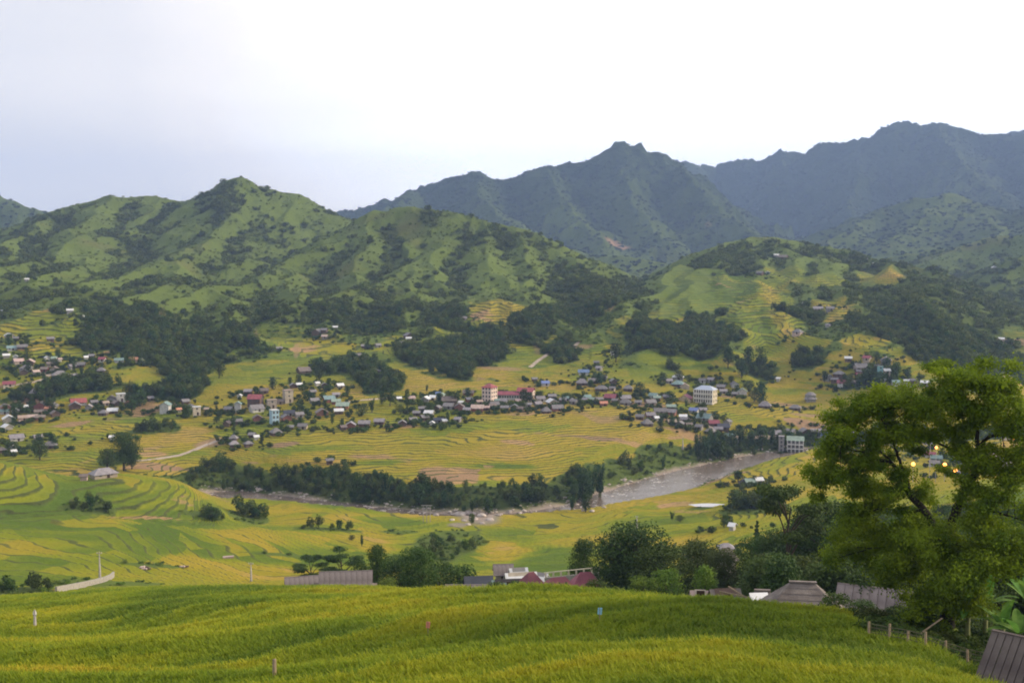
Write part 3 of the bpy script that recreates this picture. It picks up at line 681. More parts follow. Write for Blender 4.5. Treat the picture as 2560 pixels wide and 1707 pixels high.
# ------------------------------------------------------------------ air
hz = bpy.data.meshes.new('haze'); bm = bmesh.new(); bmesh.ops.create_cube(bm, size=1)
x0, x1, y0, y1, z0, z1 = -7600, 7600, -7600, 7600, float(H.min()) - 3, float(H.max()) + 60
for v in bm.verts:
    v.co = ((x0 + x1) / 2 + v.co.x * (x1 - x0), (y0 + y1) / 2 + v.co.y * (y1 - y0), (z0 + z1) / 2 + v.co.z * (z1 - z0))
bm.to_mesh(hz); bm.free()
hm = bpy.data.materials.new('haze_air'); hm.use_nodes = True; hn = hm.node_tree; hn.nodes.clear()
ho = hn.nodes.new('ShaderNodeOutputMaterial'); hp = hn.nodes.new('ShaderNodeVolumePrincipled')
hp.inputs['Density'].default_value = 0.000115; hp.inputs['Color'].default_value = (.40, .57, 1.0, 1); hp.inputs['Anisotropy'].default_value = 0.1
hn.links.new(hp.outputs[0], ho.inputs['Volume'])
hz.materials.append(hm)
tag(link('haze', hz), kind='stuff', label='thin blue haze in the air of the valley')

# ------------------------------------------------------------------ plants: geometry makers
def leafcloud(blobs, n, size, rg, flat=0.5, shell=0.72, droop=0.0, stray=0.0):
    B = np.array(blobs, dtype=float)
    wgt = (B[:, 3] * B[:, 4] * B[:, 5]) ** 0.6; wgt /= wgt.sum()
    k = rg.choice(len(B), n, p=wgt)
    d = rg.normal(size=(n, 3)); d /= np.linalg.norm(d, axis=1)[:, None]
    rad = shell + (1.06 - shell) * rg.random(n) ** 0.7
    rad *= 1 + 0.12 * rg.normal(size=n)
    if stray: rad = np.where(rg.random(n) < stray, rad * (1 + .9 * rg.random(n)), rad)
    c = B[k, :3] + d * rad[:, None] * B[k, 3:6]
    nn = d * 0.7 + rg.normal(size=(n, 3)) * 0.7 + np.array([0, 0, flat]); nn /= np.linalg.norm(nn, axis=1)[:, None]
    t = np.cross(nn, rg.normal(size=(n, 3))); t /= np.linalg.norm(t, axis=1)[:, None] + 1e-9
    if droop: t = t * (1 - droop) + np.array([0, 0, -1.0]) * droop
    b = np.cross(nn, t)
    s = size * (0.6 + 0.8 * rg.random(n))[:, None]
    v = np.stack([c - t * s, c + b * s * 0.55, c + t * s, c - b * s * 0.55], 1).reshape(-1, 3)
    return v, np.arange(4 * n).reshape(-1, 4)
def tube(pts, rad, n=6):
    pts = np.array(pts, dtype=float); m = len(pts); vs, fs = [], []
    for i in range(m):
        t = pts[min(i + 1, m - 1)] - pts[max(i - 1, 0)]; t /= np.linalg.norm(t) + 1e-9
        a = np.cross(t, [0.3, 0.9, 0.2]); a /= np.linalg.norm(a) + 1e-9; b = np.cross(t, a)
        for q in range(n):
            th = 2 * math.pi * q / n
            vs.append(pts[i] + (a * math.cos(th) + b * math.sin(th)) * rad[i])
    for i in range(m - 1):
        for q in range(n):
            fs.append((i * n + q, i * n + (q + 1) % n, (i + 1) * n + (q + 1) % n, (i + 1) * n + q))
    c = len(vs); vs.append(pts[-1]); 
    for q in range(n): fs.append(((m - 1) * n + q, (m - 1) * n + (q + 1) % n, c, c))
    return np.array(vs), np.array([f if f[2] != f[3] else f for f in fs])
def join(parts):
    vs, fs, o = [], [], 0
    for v, f in parts:
        vs.append(v); fs.append(np.asarray(f) + o); o += len(v)
    return np.concatenate(vs), np.concatenate(fs)

M = {}
M['bark'] = mat('bark', (.045, .035, .022), .9, (.09, .07, .05), 8)
M['bark_dark'] = mat('dark_bark', (.012, .010, .008), .9, (.03, .025, .018), 6)
def leafmat(name, a, b, scale, rand=.18, trans=.25):
    m = mat(name, a, .75, b, scale, spec=.25, rand=rand)
    nt = m.node_tree; bs = nt.nodes['Principled BSDF']; out = nt.nodes['Material Output']
    tr = nt.nodes.new('ShaderNodeBsdfTranslucent'); mx = nt.nodes.new('ShaderNodeMixShader'); mx.inputs[0].default_value = trans
    src = bs.inputs['Base Color'].links[0].from_socket
    nt.links.new(src, tr.inputs[0]); nt.links.new(bs.outputs[0], mx.inputs[1]); nt.links.new(tr.outputs[0], mx.inputs[2]); nt.links.new(mx.outputs[0], out.inputs['Surface'])
    return m
M['leaf_dark'] = leafmat('dark_leaves', (.022, .048, .009), (.055, .10, .016), 3)
M['leaf_mid'] = leafmat('mid_leaves', (.03, .065, .008), (.08, .13, .016), 3)
M['leaf_light'] = leafmat('light_leaves', (.07, .13, .010), (.17, .24, .02), 3)
M['leaf_big'] = leafmat('big_tree_leaves', (.075, .135, .004), (.23, .31, .010), .55, 0, .42)
M['leaf_bamboo'] = leafmat('bamboo_leaves', (.022, .055, .014), (.05, .10, .022), 3)
M['leaf_hill'] = leafmat('hill_shrub_leaves', (.095, .132, .020), (.15, .19, .028), .5, .22, .3)
M['leaf_wood'] = leafmat('wood_leaves', (.040, .064, .013), (.08, .108, .019), .5, .4, .25)
M['leaf_far'] = leafmat('far_forest_leaves', (.016, .034, .014), (.042, .065, .020), .5, .25, .1)
M['leaf_hwood'] = leafmat('hillside_tree_leaves', (.066, .096, .017), (.11, .145, .025), .5, .25, .3)
M['banana'] = leafmat('banana_leaf', (.09, .2, .03), (.17, .32, .06), 2, .1, .4)
M['culm'] = mat('bamboo_culm', (.12, .15, .05), .6, (.2, .2, .08), 5)

def tree_meshes(kind, seed, n, size, leaf):
    """Trunk and crown of unit height."""
    rg = np.random.default_rng(seed); tr = []
    if kind == 'bamboo':
        bl = []
        for i in range(11):
            a = rg.random() * 6.28; lean = .06 + .2 * rg.random(); hh = .7 + .3 * rg.random()
            p = [np.array([math.cos(a) * lean * t_ ** 2 * 1.0 + .03 * math.cos(a), math.sin(a) * lean * t_ ** 2 + .03 * math.sin(a), hh * t_ * (1 - .12 * t_ * lean * 4)]) for t_ in (0, .25, .5, .75, 1)]
            tr.append(tube(p, [.008, .008, .007, .005, .002], 4))
            for t_ in (.35, .52, .68, .84, .97):
                q = np.array([math.cos(a) * lean * t_ ** 2, math.sin(a) * lean * t_ ** 2, hh * t_])
                s_ = .095 * (1.25 - .75 * t_)
                bl.append((*q, s_, s_, .10))
        cr_ = leafcloud(bl, n, size, rg, .2, .5, .35)
    elif kind == 'conifer':
        tr.append(tube([(0, 0, 0), (0, 0, .5), (.01, 0, 1)], [.02, .012, .003], 5))
        bl = [((rg.random() - .5) * .03, (rg.random() - .5) * .03, z_, .17 * (1.08 - z_) + .015, .17 * (1.08 - z_) + .015, .035) for z_ in np.linspace(.15, .98, 11)]
        cr_ = leafcloud(bl, n, size, rg, .2, .4)
    elif kind == 'airy':
        bl = []; tr.append(tube([(0, 0, 0), (.02, .01, .3), (-.01, 0, .55), (.03, 0, .8)], [.028, .02, .014, .006], 6))
        for i in range(9):
            a = i * 2.4; z_ = .52 + .48 * rg.random(); ln = .18 + .22 * rg.random()
            e_ = np.array([math.cos(a) * ln, math.sin(a) * ln, z_])
            tr.append(tube([(0, 0, z_ - .25), e_ * [.5, .5, 1] - [0, 0, .08], e_ - [0, 0, .02]], [.011, .007, .003], 4))
            bl.append((*e_, .17, .17, .035)); bl.append((*(e_ * [1.2, 1.2, 1] + [0, 0, .03]), .1, .1, .025))
        bl.append((0, 0, .93, .16, .16, .04))
        cr_ = leafcloud(bl, n, size, rg, 1.2, .3)
    else:
        w_ = {'broad': .36, 'tall': .24, 'round': .42, 'wide': .55}[kind]
        z0_ = {'broad': .3, 'tall': .18, 'round': .22, 'wide': .3}[kind]
        tr.append(tube([(0, 0, -.02), (.01, 0, .2), (-.01, .01, .45), (.02, 0, .75)], [.035, .027, .02, .007], 6))
        bl = []
        K = 17
        for i in range(K):
            z_ = z0_ + (1 - z0_) * (i + .5) / K
            env = w_ * math.sin(math.pi * min(1, (z_ - z0_ + .1) / (1.12 - z0_))) ** .6
            a = i * 2.399 + rg.random(); rr_ = env * (.35 + .45 * rg.random())
            s_ = .11 + .09 * rg.random()
            c_ = (math.cos(a) * rr_, math.sin(a) * rr_, min(z_, 1 - s_ * .7))
            bl.append((*c_, s_ * 1.15, s_ * 1.15, s_ * .8))
            if i % 2: tr.append(tube([(0, 0, z_ * .6), (c_[0] * .5, c_[1] * .5, z_ * .85), (c_[0], c_[1], c_[2])], [.013, .009, .003], 4))
        cr_ = leafcloud(bl, n, size, rg, .5, .55)
    tv, tf = join(tr)
    tm = mesh_np('trunk', tv, tf, [M['culm'] if kind == 'bamboo' else M['bark']], True)
    cm = mesh_np('crown', *cr_, [M[leaf]])
    return tm, cm

_tc = {}
def tree_variant(kind, leaf, big, var):
    k = (kind, leaf, big, var)
    if k not in _tc:
        n, s = {0: (700, .045), 1: (2600, .026), 2: (9000, .015)}[big]
        _tc[k] = tree_meshes(kind, hash((kind, big, var)) % 1000 if 0 else 100 + var * 7 + big * 31 + len(kind), n, s, leaf)
    return _tc[k]
def put_tree(name, label, cat, group, x, y, z, h, wide, kind, leaf, big, var, rz):
    tm, cm = tree_variant(kind, leaf, big, var)
    o = bpy.data.objects.new(name, None); col.objects.link(o)
    o.location = (x, y, z - .03 * h); o.rotation_euler = (0, 0, rz); o.scale = (h * wide, h * wide, h)
    o.empty_display_size = .1
    tag(o, label, cat, group)
    a = link('culms' if kind == 'bamboo' else 'trunk', tm, o)
    if kind == 'bamboo': a['kind'] = 'stuff'
    c = link('foliage' if kind == 'bamboo' else 'crown', cm, o)
    return o

# ------------------------------------------------------------------ scattered growth (nobody could count it)
def scatter(name, label, P, scl, rot, vid, meshes, tint=None):
    me = bpy.data.meshes.new(name)
    me.vertices.add(len(P)); me.vertices.foreach_set('co', P.astype(np.float32).ravel())
    def at(n_, ty, v, key='value'):
        a_ = me.attributes.new(n_, ty, 'POINT'); a_.data.foreach_set(key, np.asarray(v).astype(np.float32 if ty != 'INT' else np.int32).ravel())
    at('scl', 'FLOAT_VECTOR', scl, 'vector'); at('rotz', 'FLOAT_VECTOR', np.stack([np.zeros(len(P)), np.zeros(len(P)), rot], -1), 'vector'); at('vid', 'INT', vid)
    at('tint', 'FLOAT', tint if tint is not None else np.random.default_rng(len(P)).random(len(P)))
    o = link(name, me)
    g = bpy.data.node_groups.new(name + '_nodes', 'GeometryNodeTree')
    g.interface.new_socket('Geometry', in_out='INPUT', socket_type='NodeSocketGeometry')
    g.interface.new_socket('Geometry', in_out='OUTPUT', socket_type='NodeSocketGeometry')
    nn = g.nodes; gi = nn.new('NodeGroupInput'); go = nn.new('NodeGroupOutput')
    iop = nn.new('GeometryNodeInstanceOnPoints'); g2 = nn.new('GeometryNodeGeometryToInstance')
    for m_ in meshes[::-1]:
        so = bpy.data.objects.new(name + '_source', m_)
        oi = nn.new('GeometryNodeObjectInfo'); oi.inputs['Object'].default_value = so
        g.links.new(oi.outputs['Geometry'], g2.inputs[0])
    def na(n_, ty):
        q = nn.new('GeometryNodeInputNamedAttribute'); q.data_type = ty; q.inputs['Name'].default_value = n_; return q.outputs['Attribute']
    g.links.new(gi.outputs[0], iop.inputs['Points']); g.links.new(g2.outputs[0], iop.inputs['Instance'])
    iop.inputs['Pick Instance'].default_value = True
    g.links.new(na('vid', 'INT'), iop.inputs['Instance Index']); g.links.new(na('scl', 'FLOAT_VECTOR'), iop.inputs['Scale'])
    g.links.new(na('rotz', 'FLOAT_VECTOR'), iop.inputs['Rotation'])
    g.links.new(iop.outputs[0], go.inputs[0])
    md = o.modifiers.new('scatter', 'NODES'); md.node_group = g
    tag(o, label, kind='stuff'); return o

def sample(n, r0, r1, a0=-27.5, a1=27.5, rg=rng, power=1.0):
    """Random places on the ground; power 1 is even in area, 0 favours the near side."""
    u = rg.random(n); p = 1 + power
    r = (r0 ** p + u * (r1 ** p - r0 ** p)) ** (1 / p); a = np.radians(a0 + (a1 - a0) * rg.random(n))
    return r, a
def lump(seed, sub=2, amp=.25, flat=.8):
    bm = bmesh.new(); bmesh.ops.create_icosphere(bm, subdivisions=sub, radius=1)
    v = np.array([q.co for q in bm.verts]); f = np.array([[q.index for q in p.verts] for p in bm.faces]); bm.free()
    rg = np.random.default_rng(seed)
    v = v * (1 + amp * rg.normal(size=(len(v), 1)) * .8); v[:, 2] = v[:, 2] * flat + .35
    return v, f
def wood_tree(seed, n, size, leaf, tall=1.0):
    rg = np.random.default_rng(seed); bl = []
    for i in range(8):
        a = rg.random() * 6.28; z_ = .3 + .7 * i / 8; q = .3 * math.sin(min(1, z_ + .1) * 2.6)
        s_ = .2 + .12 * rg.random(); bl.append((math.cos(a) * q, math.sin(a) * q, z_, s_, s_, s_ * .8 * tall))
    v, f = leafcloud(bl, n, size, rg, .5, .6)
    return v, f
lump_m = [mesh_np('shrub_lump', *join([(lambda v, f: (v * [.8, .8, .8], f))(*lump(i, 1, .3))]), [M['leaf_hill']]) for i in range(3)]
def shrub(seed, leaf, n=130, s=.2):
    rg = np.random.default_rng(seed)
    bl = [(rg.normal() * .35, rg.normal() * .35, .3 + .35 * rg.random(), .5, .5, .38) for _ in range(5)]
    return mesh_np('shrub', *leafcloud(bl, n, s, rg, .6, .5), [M[leaf]])
hill_m = [shrub(i, 'leaf_hill') for i in range(4)] + [shrub(9 + i, 'leaf_hwood', 150, .2) for i in range(3)]
wood_m = [mesh_np('wood_tree', *wood_tree(20 + i, 420, .075, lf_, 1 + .3 * (i % 2)), [M[lf_]]) for i, lf_ in enumerate(('leaf_wood', 'leaf_hwood', 'leaf_wood', 'leaf_bamboo', 'leaf_mid'))]

def place(r, a):
    return np.stack([r * np.sin(a), r * np.cos(a), bil(H, RR, AA, r, a)], -1)
HWOOD = None
def pr(G, r, a): return bil(G, RR, AA, r, a)
VISA = 27.5
# hillside scrub, near hills
r, a = sample(150000, 820, 2350, power=.6)
w = pr(WOOD, r, a); ri = pr(RICE, r, a); lu = pr(LUSH, r, a); di = pr(DIRT, r, a)
keep = (rng.random(len(r)) < np.clip(.16 + .95 * w - .12 * lu, .03, 1)) & (ri < .35) & (di < .4)
r, a, w = r[keep], a[keep], w[keep]
P = place(r, a); n_ = len(P)
isw = rng.random(n_) < w * .7 * (.55 + .9 * sstep(-.5, .6, fbm(P[:, 0], P[:, 1], 40, 3)))
s_ = np.where(isw, 2.2 + 3.2 * rng.random(n_), .9 + 1.6 * rng.random(n_) ** 2) * (.8 + .35 * r / 1500)
scatter('hillside_shrubs', 'dense shrubs and small trees covering the green hillsides', P, np.stack([s_, s_, s_ * (.8 + .5 * rng.random(n_))], -1), rng.random(n_) * 6.28,
        np.where(isw, rng.integers(4, 7, n_), rng.integers(0, 4, n_)), hill_m)
# far forest
r, a = sample(60000, 2300, 5700, power=.8)
P = place(r, a); n_ = len(P); w = pr(WOOD, r, a)
s_ = (3.5 + 3.5 * rng.random(n_)) * (.7 + .3 * r / 3000)
k = rng.random(n_) < (.35 + .65 * w)
scatter('mountain_forest', 'dark forest covering the far blue mountains', P[k], np.stack([s_, s_, s_ * .8], -1)[k], (rng.random(n_) * 6.28)[k], rng.integers(0, 3, n_)[k], [shrub(80 + i, 'leaf_far', 90, .3) for i in range(3)])
# woods of the valley: river bank, mounds, clumps between the fields
r, a = sample(120000, 270, 1050, power=.7)
w = pr(WOOD, r, a)
k = (rng.random(len(r)) < sstep(.3, .9, w) * np.clip(.16 + r / 2600, 0, 1) )
r, a = r[k], a[k]; P = place(r, a); n_ = len(P)
bk = pr(RD, r, a) < 45
s_ = (3.2 + 4.2 * rng.random(n_) ** 1.5) * np.where(r < 460, .62, 1) * np.where(bk, .68 + .35 * fbm(P[:, 0], P[:, 1], 25, 2), 1)
scatter('valley_woods', 'dark green woods along the river bank and on the mounds', P, np.stack([s_ * .9, s_ * .9, s_], -1), rng.random(n_) * 6.28, rng.integers(0, 5, n_), wood_m)
# trees of the wooded slope on the right
r, a = sample(26000, 118, 440, 10, 27.5, power=1)
w = pr(WOOD, r, a); k = (w > .5) & (rng.random(len(r)) < .10 * (200 / r) ** .3)
r, a = r[k], a[k]; P = place(r, a); n_ = len(P)
s_ = 4.0 + 3.2 * rng.random(n_); near_wood = [mesh_np('slope_tree', *wood_tree(40 + i, 2600, .034, lf), [M[lf]]) for i, lf in enumerate(('leaf_dark', 'leaf_dark', 'leaf_mid', 'leaf_wood'))]
scatter('slope_wood', 'dense dark trees covering the slope behind the thatched houses', P, np.stack([s_ * .95, s_ * .95, s_], -1), rng.random(n_) * 6.28, rng.integers(0, 4, n_), near_wood)
# weeds and bushes on banks and in the gullies
r, a = sample(60000, 80, 1000, power=.6)
ri = pr(RICE, r, a); ro = pr(ROCK, r, a)
k = (ri < .45) & (ro < .5) & (rng.random(len(r)) < .55)
r, a = r[k], a[k]; P = place(r, a); n_ = len(P)
s_ = (.35 + .9 * rng.random(n_) ** 2) * (.75 + r / 900)
bush_m = [shrub(50 + i, 'leaf_mid', 150, .17) for i in range(3)] + [shrub(60, 'leaf_light', 150, .17), shrub(61, 'leaf_hill', 130, .18)]
scatter('undergrowth', 'low bushes and weeds on the banks and in the gullies', P, np.stack([s_, s_, s_ * .8], -1), rng.random(n_) * 6.28, rng.integers(0, 5, n_), bush_m)

r, a = sample(9000, 58, 135, 8, 27.5, power=1)
k = (pr(RICE, r, a) < .4); r, a = r[k], a[k]; P = place(r, a); n_ = len(P)
s_ = .25 + .75 * rng.random(n_) ** 3
scatter('garden_weeds', 'weeds and low shrubs between the fence and the thatched houses', P, np.stack([s_, s_, s_ * .8], -1), rng.random(n_) * 6.28, rng.integers(0, 4, n_), [mesh_np('weed', *leafcloud([(0, 0, .3, .6, .6, .45)], 260, .11, np.random.default_rng(i), .6, .3), [M[('leaf_mid', 'leaf_dark', 'leaf_wood', 'leaf_mid')[i]]]) for i in range(4)])
# rice plants of the near terraces
def rice_mat():
    m = bpy.data.materials.new('rice_plants'); m.use_nodes = True; nt = m.node_tree
    b = nt.nodes['Principled BSDF']; b.inputs['Roughness'].default_value = .7; b.inputs['Specular IOR Level'].default_value = .2
    at = N(nt, 'ShaderNodeAttribute', attribute_name='tint', attribute_type='INSTANCER')
    c = ramp(nt, at.outputs['Fac'], [(0, (.07, .15, .006)), (.25, (.16, .25, .007)), (.5, (.29, .335, .009)), (.75, (.41, .37, .014)), (1, (.52, .40, .03))])
    gp = N(nt, 'ShaderNodeTexCoord'); sp = N(nt, 'ShaderNodeSeparateXYZ'); nt.links.new(gp.outputs['Object'], sp.inputs[0])
    ear = math_(nt, 'MULTIPLY', math_(nt, 'SUBTRACT', sp.outputs[2], .62), 3, clamp=True)
    c = mix(nt, math_(nt, 'MULTIPLY', ear, .35), c, (.36, .32, .03))
    nt.links.new(c, b.inputs['Base Color'])
    tr = nt.nodes.new('ShaderNodeBsdfTranslucent'); mx = nt.nodes.new('ShaderNodeMixShader'); mx.inputs[0].default_value = .3
    nt.links.new(c, tr.inputs[0]); nt.links.new(b.outputs[0], mx.inputs[1]); nt.links.new(tr.outputs[0], mx.inputs[2]); nt.links.new(mx.outputs[0], nt.nodes['Material Output'].inputs['Surface'])
    return m
RM = rice_mat()
def tuft(seed, n=26):
    rg = np.random.default_rng(seed); vs, fs = [], []
    for i in range(n):
        a = rg.random() * 6.28; b = rg.normal(size=2) * .16; ln = .75 + .35 * rg.random(); lean = .12 + .3 * rg.random()
        d = np.array([math.cos(a), math.sin(a)]); sd = np.array([-d[1], d[0]]) * .018
        p0 = np.array([*b, 0]); p1 = np.array([*(b + d * lean * .35), ln * .6]); p2 = np.array([*(b + d * lean), ln * (.92 - .3 * rg.random())])
        o = len(vs); s3 = np.array([*sd, 0])
        vs += [p0 - s3, p0 + s3, p1 + s3 * 1.2, p1 - s3 * 1.2, p2 + s3 * .5, p2 - s3 * .5]
        fs += [(o, o + 1, o + 2, o + 3), (o + 3, o + 2, o + 4, o + 5)]
    return mesh_np('rice_tuft', vs, fs, [RM])
tufts = [tuft(i) for i in range(4)]
r, a = sample(230000, 36, 215, power=.25)
ri = pr(RICE, r, a); fr2 = np.mod(pr(T, r, a), 1); go_ = pr(GOLD, r, a)
k = (ri > .5) & ~((fr2 > .74) & (fr2 < .97) & (rng.random(len(r)) < .8))
r, a, go_ = r[k], a[k], go_[k]; P = place(r, a); n_ = len(P)
h_ = (.62 + .2 * rng.random(n_)); s_ = h_ * (.9 + r / 130)
lv = np.floor(pr(T, r, a)); hv = np.mod(np.sin(lv * 12.9898) * 43758.5, 1)
edge = np.mod(pr(T, r, a), 1)
tn = go_ - .05 + .22 * (hv - .5) - .46 * sstep(.40, .74, edge) * (edge < .97) + .14 * sstep(.3, 0, edge) + .14 * fbm(P[:, 0], P[:, 1], 9, 3) + .07 * rng.normal(size=n_) + .25 * fbm(P[:, 0] + 90, P[:, 1] * 2.0, 30, 2)  # tint painted darker into terrace creases and lighter on their lit edges
P[:, 2] -= .05
scatter('rice_plants', 'ripening rice plants filling the near terraces', P, np.stack([s_, s_, h_], -1), rng.random(n_) * 6.28, rng.integers(0, 4, n_), tufts, np.clip(tn, 0, 1))

# stones of the river
def stone_mesh(seed):
    v, f = lump(seed, 1, .18, .65); v[:, 2] -= .35; return mesh_np('stone', v, f, [M['stone']], False)
M['stone'] = mat('river_stone', (.30, .25, .22), .85, (.52, .46, .42), 1.5, rand=.25)
st_m = [stone_mesh(70 + i) for i in range(4)]
r, a = sample(26000, 480, 760, power=0)
rd = pr(RD, r, a); k = (rd > -6) & (rd < 7) & (rng.random(len(r)) < np.where(rd > -1.5, .9, .2))
xx_, aa_ = r[k], a[k]; P = place(xx_, aa_); n_ = len(P)
s_ = .25 + 1.0 * rng.random(n_) ** 4 + .25 * rng.random(n_)
P[:, 2] = np.maximum(P[:, 2], -9.9 + 0 * s_)
scatter('river_stones', 'pale stones lying along the river and its bed', P, np.stack([s_ * 1.3, s_, s_ * .8], -1), rng.random(n_) * 6.28, rng.integers(0, 4, n_), st_m)

# ------------------------------------------------------------------ buildings
WC = {'brown': (.16, .095, .06), 'grey': (.30, .28, .26), 'white': (.55, .53, .50), 'tan': (.46, .36, .26), 'brick': (.36, .12, .06), 'cream': (.72, .60, .42),
      'pink': (.62, .42, .34), 'orange': (.60, .22, .09), 'blue': (.34, .56, .72), 'yellow': (.62, .48, .2), 'turq': (.2, .55, .6), 'dark': (.06, .05, .05)}
RC_ = {'grey': (.21, .19, .195), 'brown': (.20, .145, .12), 'lilac': (.28, .245, .27), 'white': (.66, .66, .68), 'teal': (.17, .30, .29), 'red': (.36, .045, .055),  # white covers white sheets and the painted-in glint of metal roofs
       'blue': (.12, .22, .52), 'dark': (.045, .05, .08), 'pink': (.50, .33, .28), 'green': (.25, .36, .27), 'tan': (.40, .28, .19), 'orange': (.55, .18, .07), 'maroon': (.30, .045, .07)}
ROOFWORD = {'grey': 'grey', 'brown': 'brown', 'lilac': 'lilac grey', 'white': 'white metal', 'teal': 'teal', 'red': 'red', 'blue': 'blue', 'dark': 'dark blue', 'pink': 'pinkish', 'green': 'pale green', 'tan': 'tan', 'orange': 'orange', 'maroon': 'maroon'}
WALLWORD = {'brown': 'brown', 'grey': 'grey', 'white': 'white', 'tan': 'tan', 'brick': 'brick red', 'cream': 'cream', 'pink': 'pink', 'orange': 'orange', 'blue': 'pale blue', 'yellow': 'yellow', 'turq': 'turquoise', 'dark': 'dark'}
desat = lambda v, f=.35: tuple(c * (1 - f) + (sum(v) / 3) * f for c in v)
WC = {k: desat(v) for k, v in WC.items()}; RC_ = {k: desat(v, .3) for k, v in RC_.items()}
MW = {k: mat('wall_' + k, v, .85, tuple(c * .72 for c in v), .7, rand=.08) for k, v in WC.items()}
MR = {k: mat('roof_' + k, v, .45 if k == 'white' else .7, tuple(c * (.82 if k == 'white' else .68) for c in v), .6, spec=.4, rand=.15, bump=.3, bscale=3) for k, v in RC_.items()}
M['glass'] = mat('window_glass', (.09, .09, .09), .25, spec=.6)
M['door'] = mat('door_wood', (.06, .035, .02), .7)
M['concrete'] = mat('concrete', (.38, .35, .32), .85, (.27, .25, .23), 2)
M['trim'] = mat('white_trim', (.7, .68, .65), .7)

def mesh_pf(name, v, f, m):
    me = bpy.data.meshes.new(name); me.from_pydata([tuple(map(float, q)) for q in v], [], f)
    for m_ in (m if isinstance(m, (list, tuple)) else [m]): me.materials.append(m_)
    me.update(); return me
def box_vf(x0, y0, z0, x1, y1, z1):
    v = [(x0, y0, z0), (x1, y0, z0), (x1, y1, z0), (x0, y1, z0), (x0, y0, z1), (x1, y0, z1), (x1, y1, z1), (x0, y1, z1)]
    return v, [(0, 3, 2, 1), (4, 5, 6, 7), (0, 1, 5, 4), (1, 2, 6, 5), (2, 3, 7, 6), (3, 0, 4, 7)]
def boxes(name, bs, m):
    vs, fs = [], []
    for b in bs:
        v, f = box_vf(*b); o = len(vs); vs += v; fs += [tuple(i + o for i in q) for q in f]
    return mesh_pf(name, vs, fs, m)
def slab(a, b, c, d, t):
    """Sheet through four corners, t thick downward."""
    P = [Vector(p) for p in (a, b, c, d)]
    Q = [p - Vector((0, 0, t)) for p in P]
    return [tuple(p) for p in P + Q], [(0, 1, 2, 3), (7, 6, 5, 4), (0, 4, 5, 1), (1, 5, 6, 2), (2, 6, 7, 3), (3, 7, 4, 0)]
def roof_mesh(name, w, d, z, h, style, m, ov=.6):
    X0, Y0 = w / 2 + ov, d / 2 + ov; sl = h / (d / 2); ze = z - sl * ov; zr = z + h
    t = .18; vs, fs = [], []
    def add(v, f):
        o = len(vs); vs.extend(v); fs.extend(tuple(i + o for i in q) for q in f)
    if style == 'hip':
        rx = max(w / 2 - d / 2 * .8, w * .12)
        e = [(-X0, -Y0, ze), (X0, -Y0, ze), (X0, Y0, ze), (-X0, Y0, ze), (-rx, 0, zr), (rx, 0, zr)]
        b = [(x, y, q - t) for x, y, q in e]
        add(e + b, [(0, 1, 5, 4), (1, 2, 5), (2, 3, 4, 5), (3, 0, 4), (7, 6, 10, 11), (8, 7, 11), (9, 8, 11, 10), (6, 9, 10), (0, 6, 7, 1), (1, 7, 8, 2), (2, 8, 9, 3), (3, 9, 6, 0)])
    elif style == 'flat':
        add(*box_vf(-X0 + .3, -Y0 + .3, z + .02, X0 - .3, Y0 - .3, z + .25))
    elif style == 'shed':
        add(*slab((-X0, -Y0, ze), (X0, -Y0, ze), (X0, Y0, z + h * .5), (-X0, Y0, z + h * .5), t))
    else:
        add(*slab((-X0, -Y0, ze), (X0, -Y0, ze), (X0, 0, zr), (-X0, 0, zr), t))
        add(*slab((X0, Y0, ze), (-X0, Y0, ze), (-X0, -.003, zr - .003), (X0, -.003, zr - .003), t))
    return mesh_pf(name, vs, fs, m)
def wall_mesh(w, d, z, h, style, m):
    x, y = w / 2, d / 2
    if style == 'gable':
        v = [(-x, -y, -2), (x, -y, -2), (x, y, -2), (-x, y, -2), (-x, -y, z - .05), (x, -y, z - .05), (x, y, z - .05), (-x, y, z - .05), (-x, 0, z + h - .25), (x, 0, z + h - .25)]
        f = [(0, 3, 2, 1), (0, 1, 5, 4), (2, 3, 7, 6), (1, 2, 6, 9, 5), (3, 0, 4, 8, 7), (4, 5, 9, 8), (6, 7, 8, 9)]
        return mesh_pf('wall', v, f, m)
    return boxes('wall', [(-x, -y, -2, x, y, z - .05)], m)
def make_house(x, y, z, rz, w, d, floors, roof, wall, style, label, group, detail=1, name='house', cat='house'):
    o = bpy.data.objects.new(name, None); col.objects.link(o); o.location = (x, y, z); o.rotation_euler = (0, 0, rz); o.empty_display_size = .2
    tag(o, label, cat, group)
    hw = 2.6 * floors + (.1 if floors > 1 else -.5); rh = d * (.30 if style != 'thatch' else .42)
    st = 'hip' if style in ('hip', 'thatch') else style
    link('wall', wall_mesh(w, d, hw, rh if st == 'gable' else 0, st, MW[wall]), o)
    link('roof', roof_mesh('roof', w, d, hw, 0 if st == 'flat' else rh, st, MR[roof]), o)
    if detail:
        link('door', boxes('door', [(-.6 + w * .1, -d / 2 - .06, .0, .6 + w * .1, -d / 2 + .05, 2.1)], M['door']), o)
        wm = boxes('window', [(-.55, -.05, 0, .55, .05, 1.1)], M['glass'])
        nx = max(1, int(w / 3.2))
        for fl in range(floors):
            for i in range(nx):
                cx = -w / 2 + (i + .5) * w / nx
                if fl == 0 and abs(cx - w * .1) < 1.3: continue
                link('window', wm, o, (cx, -d / 2 - .01, .95 + fl * 2.7))
    return o

